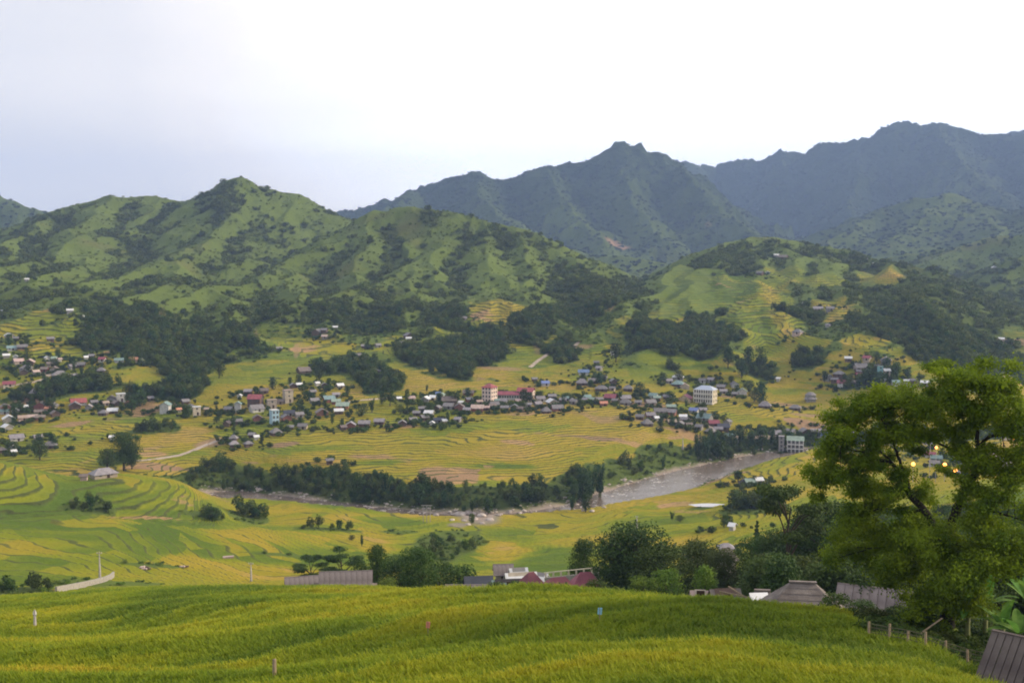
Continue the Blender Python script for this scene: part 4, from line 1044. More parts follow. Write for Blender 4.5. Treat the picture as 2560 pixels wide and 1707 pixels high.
CL = [  # name of the settlement, as one would point to it
 (lambda x, y: y < 870 and x < 330, 'high on the left hillside'),
 (lambda x, y: y < 946 and x < 370, 'in the upper left village'),
 (lambda x, y: y < 1062 and x < 530, 'in the far left row'),
 (lambda x, y: x < 330, 'in the fields at lower left'),
 (lambda x, y: x < 870 and y < 995, 'above the red-roofed lodge'),
 (lambda x, y: x < 870 and y < 1036, 'beside the red-roofed lodge'),
 (lambda x, y: x < 870, 'near the pale blue tower house'),
 (lambda x, y: x < 1130 and 1029 < y, 'left of the central village'),
 (lambda x, y: x < 1340 and y > 965, 'round the red-roofed school'),
 (lambda x, y: x < 1590 and y > 982, 'in the row right of the school'),
 (lambda x, y: x < 1600 and y > 900, 'above the village row'),
 (lambda x, y: x < 1600, 'on the middle hill'),
 (lambda x, y: x > 2050 and 1080 > y > 885, 'in the far right village'),
 (lambda x, y: x < 2050 and 1018 > y > 885, 'near the cream block'),
 (lambda x, y: x < 1870 and y > 1010 and y < 1110, 'on the golden plain'),
 (lambda x, y: y < 885, 'on the right hillside'),
 (lambda x, y: y > 1080 and y < 1180 and x > 2080, 'behind the big tree'),
 (lambda x, y: y < 1150, 'on the far bank of the river'),
 (lambda x, y: True, 'in the fields this side of the river')]
HT = """
30 874 25 teal white g|56 871 25 grey brown g|16 893 18 white grey g|39 896 14 white white g|46 907 28 pink tan g|74 909 28 pink brown g|118 899 14 white white g|136 900 18 green white g|149 903 14 pink white g|127 914 22 brown tan g|65 924 34 grey grey h|112 927 24 brown brick g|136 926 22 brown tan g|60 933 22 grey brown g|90 934 20 pink grey g|151 940 44 grey brown h|186 943 18 grey grey g|201 916 28 grey brown g|180 920 22 lilac grey g|215 898 12 white white g|229 894 18 grey brown g|256 902 22 red white g|298 905 25 teal white g|334 903 24 orange pink g|353 905 14 white white g|253 930 24 grey brown t
23 964 30 red cream g|91 985 36 grey brown t|14 1022 32 brown brick g|12 1033 24 teal white g|40 1031 22 white grey g|64 1022 14 white white g|103 1018 36 brown brick g|131 1019 28 grey grey g|120 1026 18 orange pink g|98 1034 24 brown tan g|138 1038 26 brown brown g|196 1009 42 red white g|188 1017 34 grey brown g|222 1021 20 lilac grey g|235 1010 22 grey grey g|264 1012 20 tan tan g|279 1000 26 brown grey g|302 1002 26 white white f2|291 1012 24 brown brown g|320 1013 20 orange brick g|282 1031 30 white brown g|259 1036 30 grey brown h|22 1051 34 white grey g|58 1049 26 tan pink g|82 1047 24 pink brown g|101 1048 24 brown brick g|376 1000 20 grey brown g|414 1029 30 teal white g2|447 1029 17 orange cream g|425 1014 18 grey grey g|463 1008 26 grey brown g|479 1022 26 lilac grey g|492 1036 24 white cream f2|517 1028 16 tan tan g
18 1072 26 white grey g|41 1099 38 lilac white g|95 1098 26 lilac grey g|280 1099 12 white white g|4 1130 26 brown brown h|33 1123 12 white white g|34 1135 12 white white g|125 1117 38 grey brown h
621 983 26 lilac brown g|599 994 14 white white g|572 1027 28 grey grey g|595 1027 22 teal white g2|639 1012 46 red brown g2|641 1025 44 grey white g|680 1018 30 tan tan f2|594 1058 26 grey brown g|568 1063 22 brown brown g|759 930 42 brown brown g|808 922 14 white white g|733 968 22 grey brown g|748 966 18 white grey g|793 963 17 white white g|811 967 20 grey brown g|850 968 24 white grey g|659 981 28 brown brown g|782 984 22 grey brown g|840 991 22 lilac grey g|786 1006 30 grey grey g|822 1001 36 teal brick g|840 1008 26 green brick g|857 1018 38 green orange g|847 1032 27 white brown g|805 1035 38 brown brick g|720 1003 32 tan tan f3|700 1008 24 brown tan g|723 1037 32 dark white g|748 1041 28 grey grey g|716 1048 30 grey brick g|644 1049 30 brown brick g|757 1070 30 grey tan g|726 1073 18 grey brown g|690 1085 36 grey brown t|631 1092 24 grey brown g|641 1098 14 white white g|584 1100 26 grey brown t|586 1115 28 lilac brown t|621 1114 28 grey brown h|824 1157 22 grey brown g
877 1067 32 lilac brick g|858 1073 22 brown brown g|911 1063 34 lilac brown g|949 1058 32 lilac brown g|1006 1062 26 lilac brown g|1032 1054 26 grey brown g|1061 1048 28 grey brown g|1073 1037 31 white grey g|1042 1037 24 grey brown g|1080 1063 13 white white g|1096 1055 26 dark grey g|1111 1057 18 white pink g|1056 1026 22 grey brown g|1094 1024 22 grey brown g|1145 1053 24 lilac grey g
998 1001 14 white grey g|1028 1000 24 pink tan g|1064 1002 27 white grey g|1083 998 25 white tan g|1096 989 16 blue white g|1104 992 18 green white g|1171 986 32 brown brick g|1122 1004 46 brown brown g|1172 1003 24 lilac brick g|1153 1011 17 white white g|1122 1019 34 grey grey g|1148 1021 34 brown brick g|1168 1029 26 lilac brick g|1194 1024 38 pink brick g|1215 1024 20 pink brown g|1199 1009 20 tan grey g|1236 1015 30 grey grey g|1259 1007 28 lilac grey g|1241 1006 18 teal white g|1286 1022 26 grey brown g|1294 1007 20 pink brown g|1320 1016 20 lilac grey g|1231 1019 24 brown brown g|1262 1024 24 grey brown g|1300 1026 22 brown brown g
1351 1001 30 lilac white g|1380 995 26 grey brown g|1380 1009 33 white tan g|1345 1014 26 lilac grey g|1393 1024 38 grey brick g|1365 1031 32 grey brown t|1408 1004 22 lilac brown g|1430 1006 20 grey brown g|1467 997 26 teal white g|1435 1008 24 grey grey g|1463 1004 20 lilac brown g|1479 1003 22 green white g|1498 1003 24 grey brick g|1527 997 40 red brown g|1563 999 34 lilac brown g|1509 1013 24 orange brick g|1563 1010 32 grey grey t|1538 1006 22 grey brown g|1417 1000 22 teal white g
1363 962 26 blue white g|1459 934 30 blue white g|1455 960 32 lilac brown t|1484 956 30 grey brown g|1509 948 22 lilac grey g|1533 957 22 grey brown g|1503 975 35 grey brown h|1531 975 20 grey tan g|1570 975 26 grey brown t|1498 924 22 lilac grey g|1491 910 16 grey brown g|1336 952 18 grey brown g
1596 1010 20 grey grey g|1634 993 30 teal white g|1643 999 22 green brick g|1626 1010 35 grey tan g|1668 996 24 grey brown g|1695 946 32 white grey h|1672 956 24 lilac grey g|1695 963 38 teal brown h|1711 969 30 pink tan g|1757 955 24 grey white g|1778 953 24 lilac grey g|1714 999 38 maroon yellow g|1803 971 26 grey brown g|1808 982 22 lilac grey g|1836 964 26 lilac white g|1856 982 30 green white g|1838 989 20 grey brown g|1912 1017 34 lilac brown t|1988 1023 32 grey brown h|1946 951 14 white white g|1744 996 14 yellow cream g
1678 1021 26 green brown g|1650 1032 36 grey grey g|1678 1034 34 grey brick g|1626 1042 32 lilac brick g|1600 1046 26 grey brown g|1641 1050 13 white white g|1618 1062 36 grey brown t|1735 1030 30 blue white g|1757 1029 24 lilac grey g|1762 1047 48 teal grey g|1708 1046 22 white brown g|1711 1053 26 grey brick g|1680 1059 26 tan brown g|1700 1064 26 grey grey g|1722 1067 24 brown brick g|1748 1071 26 grey grey g|1784 1062 34 red brown g|1808 1071 36 dark brown g|1776 1082 36 grey dark h|1819 1059 22 grey grey g|1796 1077 24 lilac brown g|1822 1094 26 teal dark g|1841 1101 18 pink white g
1939 1088 38 lilac grey g|1976 1083 30 lilac grey g|2012 1083 32 grey brown g|2040 1084 34 lilac brown g|2056 1092 30 blue white g
2121 900 20 white brown g|2168 899 26 red tan g|2154 921 48 grey tan g|2215 904 32 lilac grey g|2192 920 22 grey white g|2098 938 34 grey brown h|2068 946 26 lilac grey g|2149 942 26 red brown g|2150 932 30 grey brown g|2108 961 32 red white g|2136 960 22 pink brown g|2200 942 18 turq turq f3|2216 942 22 white tan g2|2240 960 26 teal white g|2266 957 14 white white g|2281 956 22 grey brown g|2270 974 30 grey grey h|2312 961 22 white grey g|2208 955 14 white white g|2086 953 20 grey brown g
2190 1101 32 blue white g|2098 1095 28 grey white g|2130 1088 26 lilac brown g|2274 1120 24 red white g|2292 1128 24 grey brown g|2325 1142 28 red white g|2340 1151 32 teal grey g|2335 1164 30 grey white g|2176 1128 20 white grey g|2508 1178 60 pink cream f3|2456 1140 34 grey tan g2|2420 1165 34 lilac brown g|2250 1096 26 lilac grey g|2545 1140 36 brown tan g|2320 1110 26 pink white g2
2503 851 15 white white g|2518 858 26 brown pink g|1958 645 30 brown brown g|1941 641 16 white grey g|1841 668 12 white white g|1849 659 12 teal grey g|1919 684 15 white white g|1900 685 22 grey brown g|2187 662 11 white white g|2164 649 12 grey white g|2009 762 13 white grey g|2045 775 26 lilac grey g|2075 775 24 grey grey g|2070 817 16 lilac white g|1994 833 32 grey pink h|2485 671 14 white white g
1156 798 26 lilac grey g|965 796 17 pink white g|980 797 12 white orange g|1022 842 28 grey brown g|1022 850 16 white white g|1051 873 26 lilac white g|945 867 20 grey grey g|911 869 18 lilac brown g|896 892 22 grey brown g|811 829 22 grey brown g|838 822 14 white grey g|793 833 28 grey brown g|812 845 20 pink grey g|942 931 22 grey brown g|1531 887 10 white white g|1005 860 16 lilac grey g
175 780 17 white grey g|204 796 14 white grey g|222 819 16 lilac grey g|23 843 22 white pink g|67 702 12 white grey g|2 781 10 white white g|698 875 18 grey brown g|126 851 20 grey brown g|40 850 16 grey brown g
1896 1206 30 white pink g|1874 1210 36 green white g|1858 1211 28 dark grey g|1866 1268 30 grey white g|1893 1262 40 tan brown g|1831 1324 16 white white g|1815 1378 46 lilac tan h|2385 1188 30 lilac grey g
"""
FOOT = []          # built-up spots, kept clear of growth further down
rows_h = []
for ln in HT.strip().split('\n'):
    for it in ln.split('|'):
        p = it.split(); rows_h.append((float(p[0]), float(p[1]), float(p[2]), p[3], p[4], p[5]))
SIZEW = lambda w: ''
ORD = ['', 'second', 'third', 'fourth', 'fifth', 'sixth', 'seventh', 'eighth', 'ninth', 'tenth', 'eleventh', 'twelfth']
def look(h):
    st = {'t': 'thatched', 'h': 'hip-roofed'}.get(h[5][0], '')
    rf = ROOFWORD[h[3]] if h[3] in ROOFWORD else 'grey'
    fl = {'2': 'two-storey ', '3': 'three-storey '}.get(h[5][1:] or '1', '')
    small = 'tiny ' if h[2] <= 15 else ('long ' if h[2] >= 42 else '')
    if h[5][0] == 'f': a = f'{small}{fl}flat-roofed house'
    elif st: a = f'{small}{fl}{rf} {st} house'
    else: a = f'{small}{fl}{rf} roofed house'
    return f'{a} with {WALLWORD[h[4]]} walls'
def clus(x, y):
    for f_, n_ in CL:
        if f_(x, y): return n_
seen = {}
for h in rows_h: seen.setdefault((look(h), clus(h[0], h[1])), []).append(h)
def lab(h):
    l, c = look(h), clus(h[0], h[1]); L = sorted(seen[(l, c)])
    i = L.index(h)
    if len((l + ' ' + c).split()) > 12: l = l.replace(' roofed house', ' house').replace('-roofed house', ' house') if 'flat' not in l else l.replace('-roofed', '')
    if len(L) == 1: return f'{l} {c}'
    return f'{l} {c}, ' + ('leftmost' if i == 0 else 'rightmost' if i == len(L) - 1 else ORD[i] + ' from left')
hr = random.Random(11)
HOUSES = []
for h in rows_h:
    px, py, wp, rf, wl_, sty = h
    x, y, z, r = pick(px, py + wp * .05, rmin=300)
    w = wp * .92 * r / F; yaw = math.atan2(x, y)
    k = hr.random()
    turn = (hr.random() - .5) * .9
    st = {'g': 'gable', 't': 'thatch', 'h': 'hip', 'f': 'flat'}[sty[0]]
    fl = int(sty[1:] or 1)
    if st == 'gable' and k < .22 and wp < 40: turn += math.pi / 2
    d = min(max(w * .74, 3.2), 10)
    w_eff = max((w - abs(math.sin(turn)) * d) / max(.35, abs(math.cos(turn))), 3) if abs(math.cos(turn)) > .5 else d * 1.25
    if abs(math.cos(turn)) <= .5: d = max(w * .85, 3)
    w_eff = min(w_eff, w * 1.1)
    if rf not in MR: rf = {'turq': 'teal', 'yellow': 'tan'}.get(rf, 'grey')
    make_house(x, y, z, -yaw + turn, w_eff - .8, d - .6, fl, rf, wl_, st, lab(h), 'village houses of the valley', 1 if wp >= 20 or fl > 1 else 0)
    HOUSES.append((x, y, max(w_eff, d)))

# ---- the pale blue tower house, two school blocks, river building
def storey_block(name, label, cat, px, py, wpx, d, floors, wallm, roofm, rst, turn=0.0, nwin=6, side=3, fh=3.2, rmin=300, gallery=False):
    x, y, z, r = pick(px, py, rmin); w = wpx * r / F
    o = bpy.data.objects.new(name, None); col.objects.link(o); o.location = (x, y, z); o.rotation_euler = (0, 0, -math.atan2(x, y) + turn)
    tag(o, label, cat); H_ = floors * fh
    link('wall', boxes('wall', [(-w / 2, -d / 2, -2, w / 2, d / 2, H_)], wallm), o)
    link('roof', roof_mesh('roof', w, d, H_ + .02, 0 if rst == 'flat' else d * .26, rst, roofm, .5), o)
    wm = boxes('window', [(-.6, -.06, 0, .6, .06, 1.5)], M['glass']); ws = boxes('window', [(-.06, -.6, 0, .06, .6, 1.4)], M['glass'])
    for fl in range(floors):
        for i in range(nwin): link('window', wm, o, (-w / 2 + (i + .5) * w / nwin, -d / 2 - .01, fl * fh + .9))
        for i in range(side): link('window', ws, o, (w / 2 + .01, -d / 2 + (i + .5) * d / side, fl * fh + .9))
        if gallery:
            link('floor_band', boxes('floor_band', [(-w / 2 - .05, -d / 2 - 1.2, fl * fh - .15, w / 2 + .05, -d / 2 - .07, fl * fh + .2)], M['trim']), o)
    if gallery:
        for i in range(nwin + 1):
            link('column', boxes('column', [(-.17, -.17, 0, .17, .17, H_ - .02)], M['trim']), o, (-w / 2 + i * w / nwin * .998 + .02, -d / 2 - 1.0, 0))
    HOUSES.append((x, y, w)); return o
storey_block('tower_house', 'narrow pale blue two storey house standing out among brown roofs', 'house', 686, 1060, 18, 5, 3, mat('pale_blue_wall', (.34, .48, .58), .8), MR['white'], 'flat', .35, 2, 1, 2.9)
M['lit'] = mat('sunlit_white_render', (.72, .58, .50), .7, (.6, .48, .42), .4)  # warm sunlight on the white school walls, put into their colour
storey_block('school_tower', 'four storey block, sunlit glow painted pinkish white, at the left end of the school', 'school block', 1224, 1005, 27, 8, 4, M['lit'], MR['red'], 'hip', -.55, 3, 3, 2.55)
storey_block('school_wing', 'low school wing with long red roof between the two taller blocks', 'school wing', 1270, 996, 56, 7, 1, MW['white'], MR['red'], 'gable', -.05, 9, 1, 3.2)
storey_block('school_hall', 'two storey school hall with red roof at the right end', 'school block', 1315, 998, 40, 8, 2, M['lit'], MR['red'], 'gable', -.25, 6, 2, 3.0)
storey_block('cream_block', 'three storey cream block with pale blue roof and galleries', 'school building', 1764, 1006, 48, 9, 3, MW['cream'], mat('pale_blue_roof', (.40, .45, .55), .5), 'hip', -.35, 8, 2, 3.2, gallery=True)
storey_block('river_building', 'three storey whitish building rising from the river bank', 'building', 1988, 1130, 38, 8, 3, MW['grey'], MR['green'], 'gable', 0, 4, 2, 2.7, gallery=True)
storey_block('bank_tower', 'narrow pinkish grey tower beside the whitish river building', 'tower', 1953, 1130, 13, 4, 4, MW['grey'], MR['lilac'], 'flat', 0, 1, 1, 2.5)
# riverside retaining wall
def strip_wall(name, label, cat, pts, h, th, m, below=1.5):
    vs, fs = [], []
    for i, (x, y, z) in enumerate(pts):
        a = pts[max(i - 1, 0)]; b = pts[min(i + 1, len(pts) - 1)]
        t = Vector((b[0] - a[0], b[1] - a[1], 0)).normalized(); nx, ny = -t.y * th / 2, t.x * th / 2
        vs += [(x - nx, y - ny, z - below), (x + nx, y + ny, z - below), (x + nx, y + ny, z + h), (x - nx, y - ny, z + h)]
        if i:
            o = (i - 1) * 4
            for q in range(4): fs.append((o + q, o + (q + 1) % 4, o + 4 + (q + 1) % 4, o + 4 + q))
    fs += [(3, 2, 1, 0), tuple(len(vs) - 4 + q for q in range(4))]
    o = link(name, mesh_pf(name, vs, fs, m)); tag(o, label, cat); return o
strip_wall('retaining_wall', 'long pinkish retaining wall above the trees of the river bank', 'wall', [pick(x_, 1097, 300)[:3] for x_ in range(1868, 1945, 12)], 2.2, .5, MW['pink'])
# round thatched pavilion in the far fields
px, py, pz, prr = pick(2026, 1002, 300)
o = bpy.data.objects.new('field_pavilion', None); col.objects.link(o); o.location = (px, py, pz); tag(o, 'two-tiered grey thatched pavilion alone in the far fields', 'pavilion')
for nm, z_, rr_ in (('lower_roof', 1.6, 5.2), ('upper_roof', 4.4, 4.2)):
    vs = [(math.cos(i * .785) * rr_, math.sin(i * .785) * rr_ * .8, z_) for i in range(8)] + [(math.cos(i * .785) * rr_ * .45, math.sin(i * .785) * rr_ * .4, z_ + 1.7) for i in range(8)] + [(0, 0, z_ + 2.1)]
    link(nm, mesh_pf(nm, vs, [(i, (i + 1) % 8, 8 + (i + 1) % 8, 8 + i) for i in range(8)] + [(8 + i, 8 + (i + 1) % 8, 16) for i in range(8)] + [tuple(range(7, -1, -1))], MR['lilac']), o)
link('wall', boxes('wall', [(-3.2, -2.4, -1, 3.2, 2.4, 4.4)], MW['grey']), o)

# ------------------------------------------------------------------ near houses below the first terrace
def thatch_roof(name, w, d, ze, zr, rx, m, courses=9):
    """Hipped roof whose courses step down like layered thatch."""
    vs, fs = [], []
    for c_ in range(courses):
        t0, t1 = c_ / courses, (c_ + 1) / courses
        for t, up in ((t0, 0), (t1, .07)):
            zz = ze + (zr - ze) * t - (.0 if up == 0 else 0) + (0 if up else 0)
            hx = w / 2 + (rx - w / 2) * t; hy = d / 2 * (1 - t) + .05
            e_ = .05 if up == 0 else 0
            vs += [(-hx - e_, -hy - e_, zz), (hx + e_, -hy - e_, zz), (hx + e_, hy + e_, zz), (-hx - e_, hy + e_, zz)]
        o = c_ * 8
        for q in range(4): fs.append((o + q, o + (q + 1) % 4, o + 4 + (q + 1) % 4, o + 4 + q))
        if c_:
            for q in range(4): fs.append((o + (q + 1) % 4, o + q, o - 4 + q, o - 4 + (q + 1) % 4))
    fs.append((3, 2, 1, 0)); o = len(vs) - 4; fs.append((o, o + 1, o + 2, o + 3))
    return mesh_pf(name, vs, fs, m)
MTH = mat('weathered_thatch', (.15, .125, .115), .9, (.25, .215, .195), .9, bump=.8, bscale=14)
MDK = mat('old_dark_sheet', (.075, .06, .058), .85, (.13, .11, .10), .7, bump=.4, bscale=6)
MCEM = mat('fibre_cement', (.15, .125, .12), .85, (.23, .195, .19), .7, bump=.4, bscale=6)
def near_house(name, label, px, py, r, w, d, hw, kind, roofm, wallm, turn=0.0, cat='house', grp=None, rise=.45, boards=0, rr=None):
    """py is where the eaves show; the walls go down from there."""
    x, y, z = pt(px, py, r)
    o = bpy.data.objects.new(name, None); col.objects.link(o); zg = z - hw
    o.location = (x, y, zg); o.rotation_euler = (0, 0, -math.atan2(x, y) + turn); tag(o, label, cat, grp)
    rz_ = hw + d * rise
    link('wall', wall_mesh(w - 1.2, d - 1.2, hw, d * rise * .86, 'gable' if kind == 'gable' else 'x', wallm), o)
    if kind == 'thatch':
        link('roof', thatch_roof('roof', w, d, hw - .3, rz_, w * .18 if rr is None else rr, roofm), o)
        link('ridge_cap', boxes('ridge_cap', [(-rr - .2, -.22, rz_ - .05, rr + .2, .22, rz_ + .12)], roofm), o)
    elif boards:
        base = link('roof', boxes('roof', [(-w / 2, -.12, rz_ - .08, w / 2, .12, rz_ + .08)], roofm), o)
        bw = w / boards; L_ = math.hypot(d / 2, d * rise); an = math.atan2(d * rise, d / 2)
        bm_ = boxes('roof_sheet', [(-bw / 2 + .02, -L_, -.04, bw / 2 - .02, 0, .05)], roofm)
        for i in range(boards):
            for s_ in (1, -1):
                q = link('roof_sheet', bm_, base, (-w / 2 + (i + .5) * bw, -.04 * s_, rz_ + .02 * (i % 2)))
                q.rotation_euler = (an, 0, 0) if s_ == 1 else (an, 0, math.pi)
    else:
        link('roof', roof_mesh('roof', w - 1.2, d - 1.2, hw, (d - 1.2) * rise, kind, roofm, .6), o)
    link('door', boxes('door', [(-.5, -d / 2 + .52, 0, .5, -d / 2 + .66, 2.0)], M['door']), o)
    return o
G1 = None
near_house('thatched_house', 'large weathered thatched house just over the first rice terrace', 2005, 1550, 108, 10.6, 7.5, 2.4, 'thatch', MTH, MW['brown'], .12, rr=1.1, rise=.5)
near_house('thatched_lean_to', 'lower thatched wing against the left end of the large thatched house', 1905, 1530, 112, 5.0, 5.0, 2.0, 'thatch', MTH, MW['brown'], .1, rr=.6)
near_house('farmhouse', 'grey sheet roofed farmhouse right of the large thatched house', 2186, 1518, 122, 7.8, 6.4, 2.3, 'gable', MCEM, MW['brown'], -.1, boards=9, rise=.34)
near_house('small_shed', 'small grey shed roof under the tree beside the farmhouse', 2300, 1522, 118, 3.8, 3.2, 1.9, 'gable', MCEM, MW['brown'], -.05, 'shed')
near_house('corner_house', 'dark ribbed roof house at the lower right behind the fence', 2610, 1700, 60, 5.2, 4.6, 2.0, 'gable', MDK, MW['dark'], -.30, boards=14, rise=.42)
near_house('long_barn', 'long grey roofed barn behind the left rice crest', 865, 1467, 196, 9.6, 5.8, 2.2, 'gable', MCEM, MW['brown'], -.05, 'barn', boards=10, rise=.5)
near_house('long_barn', 'lower pinkish grey barn joined to the left of the long barn', 760, 1466, 200, 7.0, 4.6, 2.0, 'gable', MCEM, MW['brown'], .04, 'barn', boards=8, rise=.42)
near_house('barn_lean_to', 'low pinkish lean-to at the right end of the long barn', 922, 1472, 195, 3.0, 3.4, 1.5, 'gable', MR['pink'], MW['tan'], .25, 'shed')
near_house('low_shed', 'grey roofed shed behind the crest below the dark blue roof', 1172, 1484, 190, 8.4, 4.6, 1.8, 'gable', MCEM, MW['brown'], -.04, 'shed', boards=9, rise=.36)
near_house('white_shed', 'small white roofed shed left of the grey crest shed', 1096, 1482, 190, 3.0, 3.6, 1.7, 'gable', MR['white'], MW['grey'], 0, 'shed')
near_house('dark_roof_house', 'house with plain dark blue metal roof beside the white roofs', 1196, 1462, 205, 5.6, 5.2, 2.2, 'gable', MR['dark'], MW['grey'], .1)
near_house('grey_roof_house', 'rearmost grey roofed house of the white roof cluster', 1258, 1432, 216, 4.2, 4.0, 2.2, 'gable', MCEM, MW['tan'], .06, boards=5)
near_house('white_roof_house', 'upper small white metal roofed house of the cluster', 1296, 1431, 214, 3.8, 3.4, 2.0, 'gable', MR['white'], MW['grey'], .2)
near_house('white_roof_house', 'wide white metal roofed house in front of the cluster', 1302, 1446, 206, 6.2, 4.0, 2.1, 'gable', MR['white'], MW['tan'], .18)
near_house('white_roof_house', 'rightmost white metal roofed house behind the maroon roofs', 1348, 1442, 210, 3.6, 3.2, 2.1, 'gable', MR['white'], MW['grey'], -.3)
near_house('teal_roof_shed', 'narrow dark teal roofed shed below the wide white roof', 1272, 1456, 198, 6.4, 2.6, 1.6, 'gable', MR['teal'], MW['dark'], .12, 'shed')
near_house('maroon_roof_house', 'steep maroon roofed house nearest the white roofs', 1328, 1456, 188, 4.8, 4.4, 2.2, 'hip', MR['maroon'], MW['cream'], .5, rise=.6)
near_house('maroon_roof_house', 'wide maroon roofed house in the middle of the maroon row', 1396, 1463, 180, 6.2, 4.4, 2.0, 'hip', MR['maroon'], MW['cream'], .3, rise=.45)
near_house('maroon_roof_house', 'maroon roofed house at the right end by the trees', 1464, 1454, 186, 5.6, 4.4, 2.4, 'hip', MR['maroon'], MW['cream'], .15, rise=.55)
near_house('pink_shed', 'low pinkish shed roof left of the tilted boards', 1750, 1487, 140, 2.6, 2.6, 1.2, 'gable', MR['pink'], MW['tan'], .1, 'shed')
near_house('tilted_shed', 'small grey hut with tilted boards behind the crest', 1812, 1490, 138, 4.0, 3.4, 1.4, 'gable', MTH, MW['brown'], .3, 'hut')
x, y, z = pt(1896, 1492, 111)
o = link('metal_sheet', boxes('metal_sheet', [(-.95, -.6, 0, .95, .6, .05)], MR['white'])); o.location = (x, y - .6, z + .15); o.rotation_euler = (.55, 0, .1); tag(o, 'pale blue metal sheet lying on the thatched wing roof', 'metal sheet')
# balustrade on the terrace behind the maroon roofs
o = bpy.data.objects.new('balustrade', None); col.objects.link(o); x, y, z = pt(1432, 1438, 208); o.location = (x, y, z); o.rotation_euler = (0, -.09, .05); tag(o, 'cream balustrade with posts along the terrace behind the maroon roofs', 'balustrade')
link('top_rail', boxes('top_rail', [(-5.5, -.1, 1.0, 5.5, .1, 1.16)], MW['cream']), o); link('kerb', boxes('kerb', [(-5.5, -.2, -1.5, 5.5, .2, .12)], M['concrete']), o)
pm = boxes('post', [(-.16, -.16, .121, .16, .16, .999)], MW['cream'])
for i in range(8): link('post', pm, o, (-5.2 + i * 1.48, 0, 0))
# roof among the trees
near_house('hidden_house', 'brown thatched roof half hidden among the dark trees', 1815, 1392, 236, 4.6, 4.4, 2.2, 'thatch', MTH, MW['tan'], .4, rr=.7)

# hut on the left spur
x, y, z, r = pick(259, 1192, 300)
make_house(x, y, z, -math.atan2(x, y) + .35, 9.5, 6.2, 1, 'lilac', 'tan', 'hip', 'grey hip roofed tan house beside the leafy tree on the left spur', 'village houses of the valley')
x, y, z, r = pick(210, 1200, 300)
make_house(x, y, z, .2, 2.6, 2.2, 1, 'brown', 'pink', 'gable', 'tiny pinkish hut just below the tan spur house', 'village houses of the valley', 0, 'hut', 'hut')

# ------------------------------------------------------------------ poles, walls, small things
def power_pole(px, py, hpx, label, rmin=36, arm=1.4):
    x, y, z, r = pick(px, py, rmin); h = hpx * r / F
    o = bpy.data.objects.new('power_pole', None); col.objects.link(o); o.location = (x, y, z); tag(o, label, 'power pole', 'concrete power poles in the fields')
    link('pole', mesh_np('pole', *tube([(0, 0, -.5), (0, 0, h)], [.0028 * r * .35 + .08, .08], 8), [M['concrete']]), o)
    link('crossarm', boxes('crossarm', [(-arm / 2, -.08, h - .6, arm / 2, .081, h - .45)], M['concrete']), o)
    for s_ in (-.42, 0, .42):
        link('insulator', mesh_np('insulator', *tube([(arm * s_, 0, h - .45), (arm * s_, 0, h - .15)], [.07, .04], 6), [M['trim']]), o)
power_pole(250, 1446, 66, 'power pole rising behind the curved concrete wall')
power_pole(628, 1452, 48, 'power pole beside the golden field left of the barn')
power_pole(88, 1574, 48, 'short pole standing in the near left rice', arm=.25)
power_pole(1592, 1322, 34, 'power pole in the green terraces near the river bend', arm=1.0)
power_pole(1707, 1124, 30, 'power pole in the golden fields beside the river trees', 300)
# H-frame by the river
x, y, z, r = pick(1067, 1306, 300); o = bpy.data.objects.new('twin_pole_frame', None); col.objects.link(o); o.location = (x, y, z); tag(o, 'pale twin pole frame with crossbeam on the near river bank', 'power pole'); hh = 44 * r / F
for s_ in (-1.5, 0, 1.5): link('pole', mesh_np('pole', *tube([(s_, 0, -.5), (s_, 0, hh)], [.16, .10], 8), [M['concrete']]), o)
link('crossbeam', boxes('crossbeam', [(-2.4, -.12, hh - .1, 2.4, .12, hh + .15)], M['concrete']), o)
# stake, red marker, blue marker in the near rice
M['wood'] = mat('grey_wood', (.30, .23, .15), .9, (.18, .14, .09), 3)
x, y, z, r = pick(686, 1706); o = link('stake', mesh_np('stake', *tube([(0, 0, -.3), (.02, 0, 1.25)], [.12, .10], 8), [M['wood']])); o.location = (x, y, z); tag(o, 'short pale wooden stake standing in the nearest rice', 'stake')
for px_, py_, c_, lb in ((1070, 1600, (.7, .25, .18), 'small red rag on a stick in the middle of the near rice'), (1499, 1568, (.25, .5, .65), 'small blue rag on a stick in the near rice')):
    x, y, z, r = pick(px_, py_); o = bpy.data.objects.new('rag_on_stick', None); col.objects.link(o); o.location = (x, y, z); tag(o, lb, 'field marker')
    link('stick', mesh_np('stick', *tube([(0, 0, 0), (0, 0, 1.25)], [.03, .02], 5), [M['wood']]), o)
    link('rag', mesh_pf('rag', [(-.14, -.03, .85), (.12, 0, .8), (.16, .03, 1.2), (-.10, .01, 1.22), (-.12, .05, .85), (.10, .08, .8), (.14, .10, 1.2), (-.08, .08, 1.22)], [(0, 1, 2, 3), (7, 6, 5, 4), (0, 4, 5, 1), (1, 5, 6, 2), (2, 6, 7, 3), (3, 7, 4, 0)], mat('rag', c_, .9)), o)
